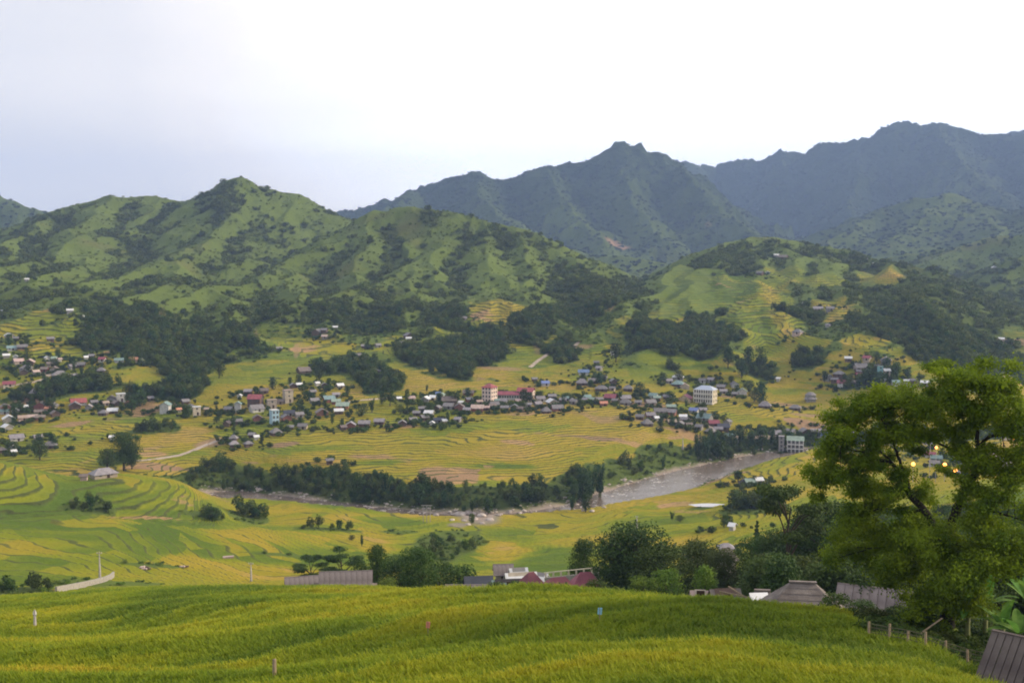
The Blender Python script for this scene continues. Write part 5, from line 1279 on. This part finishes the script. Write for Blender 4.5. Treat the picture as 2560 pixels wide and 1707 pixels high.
# curved concrete wall behind the left crest
pts = []
for px_, py_, r_ in ((140, 1474, 236), (180, 1466, 234), (215, 1459, 233), (245, 1452, 233), (265, 1446, 236), (278, 1440, 240), (282, 1436, 246)):
    pts.append(pt(px_, py_, r_))
pts = [pick(q[0], q[1] + 6, 200)[:3] for q in ((140, 1474), (180, 1466), (215, 1459), (245, 1452), (265, 1446), (278, 1440), (284, 1434))]
strip_wall('field_wall', 'curved pale concrete wall behind the left rice crest', 'wall', pts, 1.3, .5, M['concrete'], .8)
x, y, z, r = pick(571, 1394); o = link('slab_bridge', boxes('slab_bridge', [(-1.7, -.7, -.3, 1.7, .7, .35)], MR['pink'])); o.location = (x, y, z + .2); o.rotation_euler = (0, 0, .3); tag(o, 'small pinkish stone slab bridging the ditch between fields', 'slab bridge')
for px_, py_, n_, lb in ((362, 1424, 7, 'heap of brownish red rice sheaves in the green field'), (457, 1418, 4, 'smaller heap of sheaves right of the larger one')):
    x, y, z, r = pick(px_, py_); o = bpy.data.objects.new('sheaf_heap', None); col.objects.link(o); o.location = (x, y, z); tag(o, lb, 'sheaf heap', 'heaps of sheaves')
    for i in range(n_):
        v, f = lump(i + 5, 1, .12, .6); q = link('sheaf', mesh_np('sheaf', v * [.9, .45, .55], f, [MW['pink'] if i % 3 else MW['brown']]), o, ((i % 4 - 1.5) * .75, (i // 4) * .6, .1 + (i // 4) * .35)); q.rotation_euler = (0, .2 * (i % 2), i)
# fence on the right rim
o = bpy.data.objects.new('mesh_fence', None); col.objects.link(o); tag(o, 'wooden post and netting fence running down the right rim of the field', 'fence')
fp = []
for px_, py_ in ((2172, 1602), (2222, 1612), (2268, 1620), (2313, 1632), (2365, 1652), (2420, 1668), (2468, 1680), (2520, 1694), (2562, 1706)):
    x, y, z, r = pick(px_, py_, 40); fp.append(Vector((x, y, gz(x, y))))
o.location = fp[0]
for i, p in enumerate(fp):
    h_ = 1.15 + .12 * math.sin(i * 2.3)
    q = link('post', mesh_np('post', *tube([(0, 0, -.3), (.05 * math.sin(i), .03, h_)], [.085, .07], 7), [M['wood']]), o, p - fp[0])
M['net'] = mat('netting_wire', (.12, .11, .07), .8)
for lev in (.25, .55, .85, 1.05):
    link('rail', mesh_np('rail', *tube([tuple(p - fp[0] + Vector((0, 0, lev))) for p in fp], [.022] * len(fp), 4), [M['net']]), o)
wv = []
for i in range(len(fp) - 1):
    L_ = (fp[i + 1] - fp[i]).length
    for k_ in range(int(L_ / .28)):
        p = fp[i].lerp(fp[i + 1], (k_ + .5) / int(L_ / .28)) - fp[0]; wv.append(tube([p + Vector((0, 0, .1)), p + Vector((0, 0, 1.06))], [.012, .012], 3))
q = link('netting', mesh_np('netting', *join(wv), [M['net']]), o); q['kind'] = 'stuff'
x, y, z, r = pick(2320, 1600, 40); o = link('leaning_pole', mesh_np('leaning_pole', *tube([(-.9, 0, .1), (.9, .2, 1.3)], [.06, .05], 6), [M['wood']])); o.location = (x, y, z); tag(o, 'pale bamboo pole leaning beyond the fence', 'pole')
for k_, (a_, b_) in enumerate((((1800, 1478), (1868, 1492)), ((1822, 1466), (1866, 1494)))):
    A_, B_ = Vector(pt(*a_, 128)), Vector(pt(*b_, 124)); o = link('tilted_board', mesh_np('tilted_board', *tube([(0, 0, 0), tuple(B_ - A_)], [.13, .13], 4), [M['wood']])); o.location = A_
    tag(o, ('lower' if k_ == 0 else 'upper') + ' dark board tilted over the small grey hut', 'board', 'tilted boards')

# pond, dirt roads, street lamps
def decal(name, pts, widths, m, lift=.12, label=None):
    vs, fs = [], []
    P_ = []
    for a_, b_ in zip(pts[:-1], pts[1:]):
        for k_ in range(8): P_.append((a_[0] + (b_[0] - a_[0]) * k_ / 8, a_[1] + (b_[1] - a_[1]) * k_ / 8))
    P_.append(pts[-1])
    Q = [Vector(pick(*p, 300)[:2]) for p in P_]
    for i, p in enumerate(Q):
        t = (Q[min(i + 1, len(Q) - 1)] - Q[max(i - 1, 0)]).normalized(); nn_ = Vector((-t.y, t.x))
        for s_ in (-1, -.33, .33, 1):
            c = p + nn_ * s_ * widths; vs.append((c.x, c.y, gz(c.x, c.y) + lift))
        if i:
            o = (i - 1) * 4
            for q in range(3): fs.append((o + q, o + q + 1, o + 5 + q, o + 4 + q))
    o = link(name, mesh_pf(name, vs, fs, m)); tag(o, kind='structure'); return o
M['road'] = mat('pale_road', (.42, .34, .28), .9, (.32, .26, .2), .3)
decal('dirt_road', [(480, 1127), (510, 1115), (535, 1104), (552, 1098)], 1.7, M['road'])
decal('dirt_road', [(340, 1152), (400, 1146), (450, 1138), (480, 1127)], 1.3, M['road'])
decal('dirt_road', [(98, 932), (125, 938), (108, 948), (85, 955), (40, 962)], 1.8, M['road'])
decal('dirt_road', [(860, 1006), (900, 1001), (960, 996), (1000, 996)], 1.5, M['road'])
decal('dirt_road', [(1325, 918), (1345, 902), (1370, 885), (1395, 872), (1440, 862), (1450, 852)], 1.6, M['road'])
decal('village_street', [(1716, 1035), (1745, 1050), (1772, 1064), (1795, 1074)], 2.0, M['road'])
x, y, z, r = pick(1772, 1264, 300)
vs = [(x + math.cos(i * .393) * 8.5 * (1 + .15 * math.sin(i * 2)), y + math.sin(i * .393) * 3.6, z + .35) for i in range(16)]
o = link('pond', mesh_pf('pond', vs, [tuple(range(16))], mat('pond_water', (.35, .32, .30), .08, spec=.8))); tag(o, kind='structure')
M['lamp'] = mat('lamp_glow', (1, .55, .2), .5, emit=(1.0, .33, .06), estr=5)
for k_, (px_, py_, w_) in enumerate(((2283, 1162, .85), (2362, 1163, .8), (2388, 1178, .9), (2341, 1120, .6), (2326, 1105, .45), (2536, 1100, .55), (2472, 1127, .4))):
    A_ = Vector(pt(px_, py_, 520)); zg = gz(A_.x, A_.y)
    o = bpy.data.objects.new('street_lamp', None); col.objects.link(o); o.location = (A_.x, A_.y, zg)
    tag(o, ['lit orange street lamp leftmost of the low three in the tree gap', 'lit orange street lamp in the middle of the low three', 'lit orange street lamp rightmost and lowest of the three', 'lit street lamp above the low three', 'faint highest street lamp left of the others above', 'lit street lamp at the far right edge', 'faint street lamp between the trunk and the right edge'][k_], 'street lamp', 'lit street lamps of the riverside town')
    hh = A_.z - zg
    link('pole', mesh_np('pole', *tube([(0, 0, -.5), (0, 0, hh)], [.12, .08], 6), [M['concrete']]), o)
    v, f = lump(3, 2, 0, 1); v[:, 2] -= .35; link('lamp_head', mesh_np('lamp_head', v * w_, f, [M['lamp']], True), o, (0, 0, hh + w_ * .5))

# boulders where the stream joins the river
BO = []
for k_, (px_, py_, s_) in enumerate([(1152, 1288, 2.6), (1172, 1284, 2.0), (1205, 1290, 1.8), (1225, 1300, 1.5), (1188, 1298, 1.3), (1160, 1302, 1.2), (1245, 1288, 1.2), (1130, 1300, 1.1), (1170, 1312, 1.3), (1205, 1308, 1.0), (690, 1246, 1.6), (712, 1250, 1.2), (760, 1256, 1.0), (1030, 1280, 1.2), (1060, 1284, 1.1), (1090, 1288, 1.3), (1790, 1164, 1.8), (1850, 1150, 1.5), (1880, 1142, 1.3), (1785, 1175, 1.2), (1480, 1278, 1.2), (1510, 1268, 1.0), (1460, 1276, 1.1), (1930, 1133, 1.3), (1700, 1188, 1.2)]):
    x, y, z, r = pick(px_, py_, 400); v, f = lump(100 + k_, 2, .1, .7)
    o = link('boulder', mesh_np('boulder', v, f, [M['stone']])); o.location = (x, y, z - .2); o.scale = (s_ * 1.25, s_, s_ * .8); o.rotation_euler = (0, 0, k_)
    w_ = 'where the stream joins the river' if 1100 < px_ < 1300 else 'along the left river reach' if px_ < 1100 else 'along the right river reach'
    BO.append((o, w_, px_, s_))
for o, w_, px_, s_ in BO:
    L_ = sorted(q[2] * 1000 + q[3] for q in BO if q[1] == w_); j = L_.index(px_ * 1000 + s_)
    tag(o, ('large ' if s_ > 1.7 else '') + 'pale boulder ' + w_ + ', ' + ('leftmost' if j == 0 else 'rightmost' if j == len(L_) - 1 else ORD[j] + ' from left'), 'boulder', 'pale boulders along the river')

# ------------------------------------------------------------------ trees one can tell apart
def T_(px, py, hpx, wide, kind, leaf, big, label, cat='tree', group=None, r=None, name=None, seed=0):
    if r is None: x, y, z, r = pick(px, py, 100)
    else:
        x, y, z0 = pt(px, py, r); z = gz(x, y)
        top = pt(px, py - hpx, r)[2]; hpx = max(1.0, (top - z)) * F / r
    h = hpx * r / F
    put_tree(name or {'bamboo': 'bamboo_clump', 'conifer': 'conifer'}.get(kind, 'tree'), label, cat, group, x, y, z, h, wide, kind, leaf, big, seed % 3, seed * 1.7)
GR = 'large trees below the first terraces'
n0 = 0
for a in [
 (1592,1478,170,1.35,'broad','leaf_dark',2,'tall dark bushy tree standing behind the middle of the crest',185),
 (1640,1478,120,1.5,'round','leaf_mid',2,'drooping lighter tree right of the tall dark one',180),
 (1540,1478,130,1.2,'round','leaf_dark',2,'dark rounded tree left of the tall dark tree',190),
 (1458,1462,118,.85,'tall','leaf_mid',2,'slim leafy tree behind the maroon roofs',214),
 (1665,1482,62,1.1,'round','leaf_light',1,'bright green bush at the foot of the tall dark tree',150),
 (1610,1480,40,1.4,'round','leaf_light',1,'low light green bush left of the bright bush',148),
 (1762,1480,68,.95,'tall','leaf_light',1,'small yellowish tree standing before the dark greyish tree',150),
 (1745,1480,136,1.1,'round','leaf_wood',2,'greyish dark round tree right of the tall dark one',192),
 (1810,1480,110,1.0,'round','leaf_wood',2,'greyish leafy tree beneath the hidden brown roof',186),
 (1892,1378,78,.8,'conifer','leaf_dark',1,'slender dark conifer at the left of the wooded slope',300),
 (1968,1400,205,.72,'airy','leaf_mid',2,'thin tree with flat airy branches over the fields',170),
 (1900,1440,100,1.1,'round','leaf_mid',2,'mid green round tree under the conifer',210),
 (1950,1450,130,1.1,'broad','leaf_dark',2,'dark tree left of the wooded slope above the thatch',200),
 (2020,1460,170,1.1,'broad','leaf_dark',2,'broad dark tree above the large thatched house',195),
 (2085,1465,215,1.0,'round','leaf_dark',2,'tall dark tree behind the farmhouse ridge',188),
 (2150,1480,190,1.1,'broad','leaf_mid',2,'mid green tree right behind the farmhouse',165),
 (2235,1500,200,1.1,'round','leaf_mid',2,'leafy tree filling the slope behind the farmhouse',150),
 (2300,1505,215,1.1,'broad','leaf_mid',2,'broad tree behind the small shed under the big crown',140),
 (2500,1520,210,1.1,'round','leaf_mid',2,'round tree at the right edge below the big crown',120),
 (2570,1520,240,1.1,'broad','leaf_mid',2,'tall tree cut by the right edge of the view',125),
 (2200,1420,130,1.2,'broad','leaf_wood',2,'dark tree seen under the left limb of the big tree',260),
 (2400,1430,150,1.3,'broad','leaf_wood',2,'dark tree filling the gap behind the trunk',240),
 (2090,1540,60,1.3,'round','leaf_mid',1,'low bush between the thatched house and the farmhouse',100),
 (2160,1560,60,1.6,'round','leaf_mid',1,'wide bush in front of the farmhouse wall',92),
 (2240,1575,64,1.5,'round','leaf_dark',1,'dark bush right of the farmhouse near the fence',84),
 (2300,1585,70,1.4,'round','leaf_dark',1,'dark shrub beyond the leaning bamboo pole',80),
 (1050,1484,118,1.1,'broad','leaf_mid',2,'mid green leafy tree behind the crest in the centre',205),
 (1000,1480,95,1.1,'round','leaf_dark',2,'dark tree left of the central leafy tree',212),
 (942,1470,112,.75,'tall','leaf_mid',2,'slim tree rising above the long barn right end',220),
 (1100,1480,80,1.0,'round','leaf_mid',1,'round tree above the small white shed',222),
 (855,1462,84,1.1,'airy','leaf_dark',2,'flat topped airy tree behind the long barn',232),
 (778,1462,72,1.2,'airy','leaf_dark',2,'flat topped airy tree at the left end of the barn',236),
 (815,1468,40,1.5,'round','leaf_mid',1,'low bush behind the barn between the airy trees',222),
 (905,1476,70,1.0,'round','leaf_mid',1,'mid green tree between slim tree and barn roof',228),
 (970,1484,40,1.3,'round','leaf_light',1,'light green bush beside the barn lean-to',195),
 (1150,1470,60,1.3,'round','leaf_mid',1,'leafy bush left of the dark blue roof',215),
 (1290,1492,40,1.6,'round','leaf_mid',1,'low green bush before the teal shed at the crest',150),
 (1240,1484,30,1.6,'round','leaf_mid',1,'low bush right of the grey crest shed',170),
 (1490,1488,40,1.4,'round','leaf_mid',1,'low bush at the foot of the right maroon house',150),
 (310,1176,95,.95,'broad','leaf_mid',2,'leafy rounded tree beside the tan spur house',None),
 (268,1168,46,1.1,'round','leaf_mid',1,'small bushy tree left of the leafy spur tree',None),
 (330,1172,60,1.0,'round','leaf_dark',1,'dark small tree right of the leafy spur tree',None),
 (100,1148,46,1.05,'round','leaf_dark',1,'dark round tree alone above the left terraces',None),
 (530,1302,34,1.6,'round','leaf_dark',1,'dark bush at the foot of the left spur',None),
 (1902,928,0,0,'','',0,'',0)]:
    if a[2] == 0: continue
    px_, py_, hp, wd, kd, lf, bg, lb, rr_ = a; n0 += 1
    T_(px_, py_, hp, wd, kd, lf, bg, lb, 'bamboo' if kd == 'bamboo' else 'conifer' if kd == 'conifer' else 'bush' if hp <= 70 and wd >= 1.3 else 'tree', None, rr_, 'bush' if hp <= 70 and wd >= 1.3 else None, n0)
# taller clumps standing out along the river
rb = [(705,1222,72,1.0),(745,1232,44,1.1),(835,1232,68,.8),(893,1238,62,.9),(930,1242,50,.9),(965,1248,72,1.2),(1000,1252,48,1.0),(1048,1262,56,.9),(1090,1266,40,1.1),(1128,1272,46,.9),(1180,1280,40,1.0),(1220,1286,46,1.0),(560,1226,34,1.2),(620,1230,30,1.2),
      (1437,1262,62,1.0),(1456,1256,80,.9),(1476,1248,92,.9),(1500,1246,96,.9),(1430,1274,42,1.1),(1464,1280,50,.8),(1658,1172,36,.9),(1745,1150,74,.8),(1765,1156,66,.9),(1800,1148,52,1.0),(1782,1140,70,.7),(1853,1122,62,.9),(1880,1120,52,1.0),(1905,1118,50,1.0),(1930,1116,48,1.0),(1830,1128,52,1.0)]
for i, (px_, py_, hp, wd) in enumerate(rb):
    side_ = 'left' if px_ < 1300 else ('middle' if px_ < 1600 else 'right')
    grp_ = [q for q in rb if (q[0] < 1300) == (px_ < 1300) and (q[0] < 1600) == (px_ < 1600)]
    grp_ = sorted(grp_); j = grp_.index((px_, py_, hp, wd))
    where = {'left': 'in the dark hedge along the left river bank', 'middle': 'of the tall clump at the river bend', 'right': 'on the far bank near the river town'}[side_]
    o_ = 'leftmost' if j == 0 else 'rightmost' if j == len(grp_) - 1 else (ORD[j] + ' from left' if j < 12 else 'second from right')
    T_(px_, py_, hp, wd * 1.1, 'bamboo' if i % 4 != 3 else 'tall', 'leaf_bamboo' if i % 4 != 3 else 'leaf_dark', 0 if hp < 60 else 1, f'dark bamboo standing {where}, {o_}' if i % 4 != 3 else f'dark slim tree {where}, {o_}', 'bamboo' if i % 4 != 3 else 'tree', 'tall growth along the river', seed=i)
gp = []
grg = np.random.default_rng(21)
for hx, hy, hw_ in HOUSES:
    k_ = 12
    a_ = grg.random(k_) * 6.28; d_ = hw_ * .62 + 1.5 + grg.random(k_) * 9
    for q in range(k_): gp.append((hx + math.cos(a_[q]) * d_[q] * 1.2, hy + math.sin(a_[q]) * d_[q]))
gp = np.array(gp); hh_ = np.array([(q[0], q[1], q[2]) for q in HOUSES])
dm = np.min(np.hypot(gp[:, None, 0] - hh_[None, :, 0], gp[:, None, 1] - hh_[None, :, 1]) - hh_[None, :, 2] * .62, axis=1)
gp = gp[dm > .8]; gzv = ground(gp[:, 0], gp[:, 1]); n_ = len(gp)
s_ = 1.0 + 2.0 * grg.random(n_) ** 2
scatter('garden_growth', 'bushes and low trees growing between the village houses', np.stack([gp[:, 0], gp[:, 1], gzv], -1), np.stack([s_, s_, s_ * 1.1], -1), grg.random(n_) * 6.28, grg.integers(0, 5, n_), [shrub(90 + i, ('leaf_mid', 'leaf_wood', 'leaf_hwood', 'leaf_dark', 'leaf_wood')[i], 200, .17) for i in range(5)])
# village trees
vt = random.Random(5); cnt = {}
cand = [h for h in rows_h if h[1] > 860]
VT = []
for i in range(125):
    h = cand[vt.randrange(len(cand))]
    VT.append((h[0] + (vt.random() - .5) * 60, h[1] - 2 + (vt.random() - .6) * 22, 15 + vt.random() * 16, .8 + vt.random() * .6))
VT += [(548,945,40,1),(1905,1008,55,.8),(1902,985,30,1.6),(955,1010,34,1),(975,1014,46,.9),(1018,1022,52,.5),(930,1030,38,1.1),(905,1040,30,1.2),(1000,1036,26,1.2),(440,970,36,1.2),(470,975,40,1.1),(350,1015,40,1.5),(330,1030,30,1.3),(470,1045,34,1.1),(1120,1058,26,1.3),(1310,1004,34,.8),(1325,1008,28,1),(1150,1050,24,1.2),(1715,1020,26,1),(1600,990,36,1.1),(1820,920,56,.8),(1870,925,60,.8),(1845,930,40,.9),(1900,915,50,.9),(1540,905,50,.9),(1855,945,44,.8),(2180,958,34,1.2),(2200,965,36,1.2),(2165,962,30,1.2),(2240,940,36,1.2),(1680,1300,24,1.4),(1700,1304,18,1.6),(1835,1262,40,1.1),(1860,1258,36,1.3),(1880,1255,34,1.1),(1810,1318,34,1),(1750,1330,16,1.8),(1180,1308,26,1.2),(905,1365,30,1.1),(880,1350,14,1.5),(760,1322,12,1.6)]
VT = [(a_, b_, c_, d_, clus(a_, b_)) for a_, b_, c_, d_ in VT]
for i, (px_, py_, hp, wd, c_) in enumerate(VT):
    same = sorted([q for q in VT if q[4] == c_ and (q[2] > 27) == (hp > 27)]); j = same.index((px_, py_, hp, wd, c_))
    o_ = 'leftmost' if j == 0 else 'rightmost' if j == len(same) - 1 else f'{ORD[j]} from left' if j < 12 else (f'{ORD[len(same) - 1 - j]} from right' if len(same) - 1 - j < 12 else 'amid the row')
    sz = 'taller' if hp > 27 else 'small'
    T_(px_, py_, hp, wd, ['round', 'broad', 'tall', 'bamboo'][i % 4], ['leaf_dark', 'leaf_mid', 'leaf_wood', 'leaf_bamboo'][(i // 2) % 4], 0, f'{sz} dark green tree {c_}, {o_}', 'tree', 'trees among the village houses', name='tree', seed=i)

# bananas
def banana(px, py, r, h, label, seed):
    rg = np.random.default_rng(seed); x, y, z0 = pt(px, py, r); z = gz(x, y)
    o = bpy.data.objects.new('banana_plant', None); col.objects.link(o); o.location = (x, y, z); tag(o, label, 'banana plant', 'banana plants under the big tree')
    link('stem', mesh_np('stem', *tube([(0, 0, -.1), (.05, 0, h * .55)], [.17, .11], 8), [M['culm']]), o)
    for i in range(9):
        a = i * 2.4 + rg.random(); el = .5 + .9 * rg.random(); L_ = h * (.45 + .25 * rg.random()); pts_ = []; wv_ = []
        d = np.array([math.cos(a), math.sin(a)]); p = np.array([0, 0, h * .52]); v = np.array([d[0] * math.cos(el), d[1] * math.cos(el), math.sin(el)])
        for k_ in range(8):
            pts_.append(p.copy()); wv_.append(.30 * math.sin(math.pi * min(1, (k_ + .35) / 7.5)) ** .7)
            p = p + v * L_ / 7; v = v + np.array([0, 0, -.17]); v /= np.linalg.norm(v)
        sd = np.array([-d[1], d[0], 0]); vs, fs = [], []
        for k_, (p_, w_) in enumerate(zip(pts_, wv_)):
            vs += [p_ - sd * w_ + [0, 0, .05], p_, p_ + sd * w_ + [0, 0, .05]]
            if k_: q = k_ * 3; fs += [(q - 3, q - 2, q + 1, q), (q - 2, q - 1, q + 2, q + 1)]
        link('leaf', mesh_pf('leaf', vs, fs, M['banana']), o)
for k_, (a_, b_, r_, h_) in enumerate([(2418, 1588, 74, 3.6), (2462, 1586, 76, 3.9), (2505, 1590, 72, 3.2), (2545, 1590, 70, 3.4), (2570, 1580, 80, 4.0)]):
    banana(a_, b_, r_, h_, ['leftmost banana plant with drooping pale leaves', 'tall banana plant with one upright bright leaf', 'lower banana plant in the middle of the group', 'banana plant above the dark ribbed roof', 'banana plant cut by the right edge'][k_], k_)

# ------------------------------------------------------------------ the big tree on the right
BR = 76.0
bx, by_, bz_ = pt(2372, 1600, BR); bgz = gz(bx, by_)
bt = bpy.data.objects.new('large_tree', None); col.objects.link(bt); bt.location = (bx, by_, bgz); tag(bt, 'large spreading tree with dark forked trunk filling the right side', 'tree')
def L(p, dz=0): v = pt(p[0], p[1], BR + dz); return (v[0] - bx, v[1] - by_, v[2] - bgz)
limb_defs = [
 ('trunk', [(2372,1620,0),(2370,1540,0),(2366,1460,0),(2364,1400,0)], [.55,.48,.42,.38]),
 ('limb', [(2364,1405,0),(2376,1330,0),(2392,1270,-.3),(2415,1225,-.5),(2436,1185,-.6),(2446,1120,-.6),(2442,1060,-.4)], [.34,.31,.30,.27,.22,.15,.10]),
 ('limb', [(2364,1405,0),(2345,1330,.3),(2310,1275,.6),(2276,1240,.8),(2262,1190,1.0),(2230,1158,1.3),(2188,1146,1.6),(2150,1128,2.0),(2110,1122,2.4)], [.34,.28,.24,.21,.17,.13,.11,.08,.04]),
 ('limb', [(2442,1062,-.4),(2448,1030,-.2),(2462,1005,0),(2450,975,.3),(2440,955,.5)], [.10,.08,.06,.05,.03]),
 ('limb', [(2446,1116,-.6),(2472,1092,-1),(2520,1086,-1.6),(2562,1064,-2.2)], [.13,.11,.08,.05]),
 ('limb', [(2440,1150,-.6),(2412,1112,0),(2396,1080,.6),(2362,1060,1.2),(2320,1050,1.6)], [.13,.11,.08,.06,.03]),
 ('limb', [(2436,1186,-.6),(2405,1140,.5),(2363,1116,1.2),(2318,1098,1.8),(2270,1104,2.2)], [.12,.10,.085,.07,.04]),
 ('limb', [(2262,1190,1.0),(2250,1150,.6),(2236,1120,.3),(2226,1080,0),(2205,1050,-.3)], [.12,.10,.08,.06,.03]),
 ('limb', [(2188,1146,1.6),(2150,1158,2.0),(2112,1158,2.4),(2080,1148,2.8)], [.085,.07,.05,.03]),
 ('limb', [(2230,1158,1.3),(2196,1120,1.0),(2150,1090,.8),(2110,1078,.6)], [.08,.06,.045,.02]),
 ('limb', [(2392,1262,-.3),(2440,1266,-1.0),(2492,1281,-1.6),(2562,1302,-2.2)], [.13,.11,.08,.05]),
 ('limb', [(2310,1275,.6),(2260,1280,1.4),(2200,1270,2.0),(2150,1285,2.4)], [.10,.08,.05,.03]),
 ('limb', [(2366,1440,0),(2420,1390,-1.5),(2480,1350,-2.5),(2530,1340,-3)], [.15,.11,.07,.04]),
 ('limb', [(2366,1450,0),(2310,1400,1.5),(2240,1370,2.5),(2180,1370,3)], [.15,.11,.07,.04])]
LP = []
for nm, pl, rd_ in limb_defs:
    dens = []; rds = []
    for i in range(len(pl) - 1):
        for k_ in range(3):
            f_ = k_ / 3; dens.append(tuple(np.array(L(pl[i][:2], pl[i][2])) * (1 - f_) + np.array(L(pl[i + 1][:2], pl[i + 1][2])) * f_ + (np.array([.06 * math.sin(i * 3 + k_ * 2), 0, .05 * math.cos(i * 5 + k_)]) if k_ else 0))); rds.append(rd_[i] * (1 - f_) + rd_[i + 1] * f_)
    dens.append(L(pl[-1][:2], pl[-1][2])); rds.append(rd_[-1]); LP += [np.array(q) for q in dens[2:]]
    link(nm, mesh_np(nm, *tube(dens, rds, 9), [M['bark_dark']], True), bt)
rgb = np.random.default_rng(99)
clumps = []      # (px, py, rx, ry, depth shift)
for c_ in [(2140,1045,50,30,.4),(2200,1010,55,32,0),(2260,1040,50,30,-.3),(2100,1085,40,30,.6),(2170,1075,60,32,.5),(2240,1085,45,26,.2),(2065,1140,30,34,.8),(2105,1120,45,30,.9),(2160,1120,40,24,.6),(2075,1190,26,34,1.0),(2055,1220,18,26,1.2),(2125,1180,40,22,1.1),
           (2300,1010,45,30,0),(2350,990,50,32,-.2),(2330,1045,55,28,.3),(2390,960,50,30,-.3),(2360,930,40,18,-.4),(2430,940,50,26,-.3),(2480,955,40,26,-.2),(2450,1000,50,30,-.5),(2400,1020,45,26,-.5),(2510,1000,40,30,-.6),(2550,1010,40,40,-.8),(2520,1060,45,26,-.8),(2570,1070,40,40,-1),(2480,1045,40,22,-.6),
           (2290,1075,45,20,.6),(2345,1090,40,20,.6),(2300,1130,30,14,.9),(2400,1070,35,20,.2),(2500,1130,50,24,-1),(2560,1150,40,30,-1.2),(2450,1170,30,24,-.8),(2400,1180,26,14,.4),
           (2200,1200,50,24,1.2),(2150,1230,50,26,1.6),(2230,1245,50,26,1.2),(2180,1290,70,36,1.8),(2120,1320,50,34,2.0),(2250,1310,60,36,1.4),(2320,1230,30,26,.6),(2330,1300,45,30,.9),(2160,1360,60,36,2.2),(2240,1380,60,36,1.8),(2100,1390,40,30,2.4),(2310,1370,55,36,1.0),(2200,1430,60,34,2.2),(2290,1440,60,40,1.2),
           (2440,1230,40,26,-1),(2500,1240,50,34,-1.4),(2560,1240,40,34,-1.8),(2430,1310,50,34,-1.2),(2500,1330,50,34,-1.8),(2560,1350,40,36,-2.2),(2380,1370,40,36,-.4),(2440,1390,50,36,-1.6),(2510,1410,50,40,-2.2),(2570,1430,40,40,-2.6),(2390,1450,50,40,-.8),(2460,1470,50,36,-1.8),(2340,1500,50,34,.6),(2420,1520,46,26,-1.2),(2370,1340,40,30,-1.6),(2390,1400,50,34,-2),(2350,1440,50,34,-2),(2380,1490,50,34,-2),(2290,1340,50,30,-.8),(2260,1420,50,34,0),(2310,1500,50,30,-1),(2440,1440,50,40,-3),(2330,1560,40,30,-.5),(2140,1270,40,24,1.8),(2100,1060,40,26,.3),(2250,1000,40,24,0),(2190,1165,40,22,1.0),(2420,1100,36,24,.3),(2480,1170,40,24,-1),(2520,1180,40,26,-1.2),(2060,1170,30,24,.9),(2440,1140,30,20,-.9),(2150,1010,36,24,.2),(2380,990,40,24,0),(2260,1200,36,22,.3)]:
    p = L(c_[:2], c_[4] * 1.6 + rgb.normal() * .5); s_ = BR / F
    for k_ in range(5):
        q = rgb.normal(size=3) * [c_[2] * s_ * .55, 1.1, c_[3] * s_ * .5]
        clumps.append((p[0] + q[0], p[1] + q[1], p[2] + q[2], c_[2] * s_ * .55, .9, c_[3] * s_ * .62))
tw = []; LPa = np.array(LP)
for c_ in clumps[::2]:
    c3 = np.array(c_[:3]); d_ = np.linalg.norm(LPa - c3, axis=1); p0 = LPa[np.argmin(d_)]
    if d_.min() > 4.5: continue
    md_ = (p0 + c3) / 2 + rgb.normal(size=3) * .15 + np.array([0, 0, .12])
    tw.append(tube([p0, md_, c3 + rgb.normal(size=3) * .2], [.035, .024, .008], 4))
    for k_ in range(2): tw.append(tube([md_, (md_ + c3) / 2 + rgb.normal(size=3) * .2, c3 + rgb.normal(size=3) * .6], [.018, .012, .005], 3))
q = link('branches', mesh_np('branches', *join(tw), [M['bark_dark']]), bt); q['kind'] = 'stuff'
ct = link('crown', mesh_np('crown', *leafcloud(clumps, 230000, .09, rgb, .7, .1, 0, .4), [M['leaf_big']]), bt)
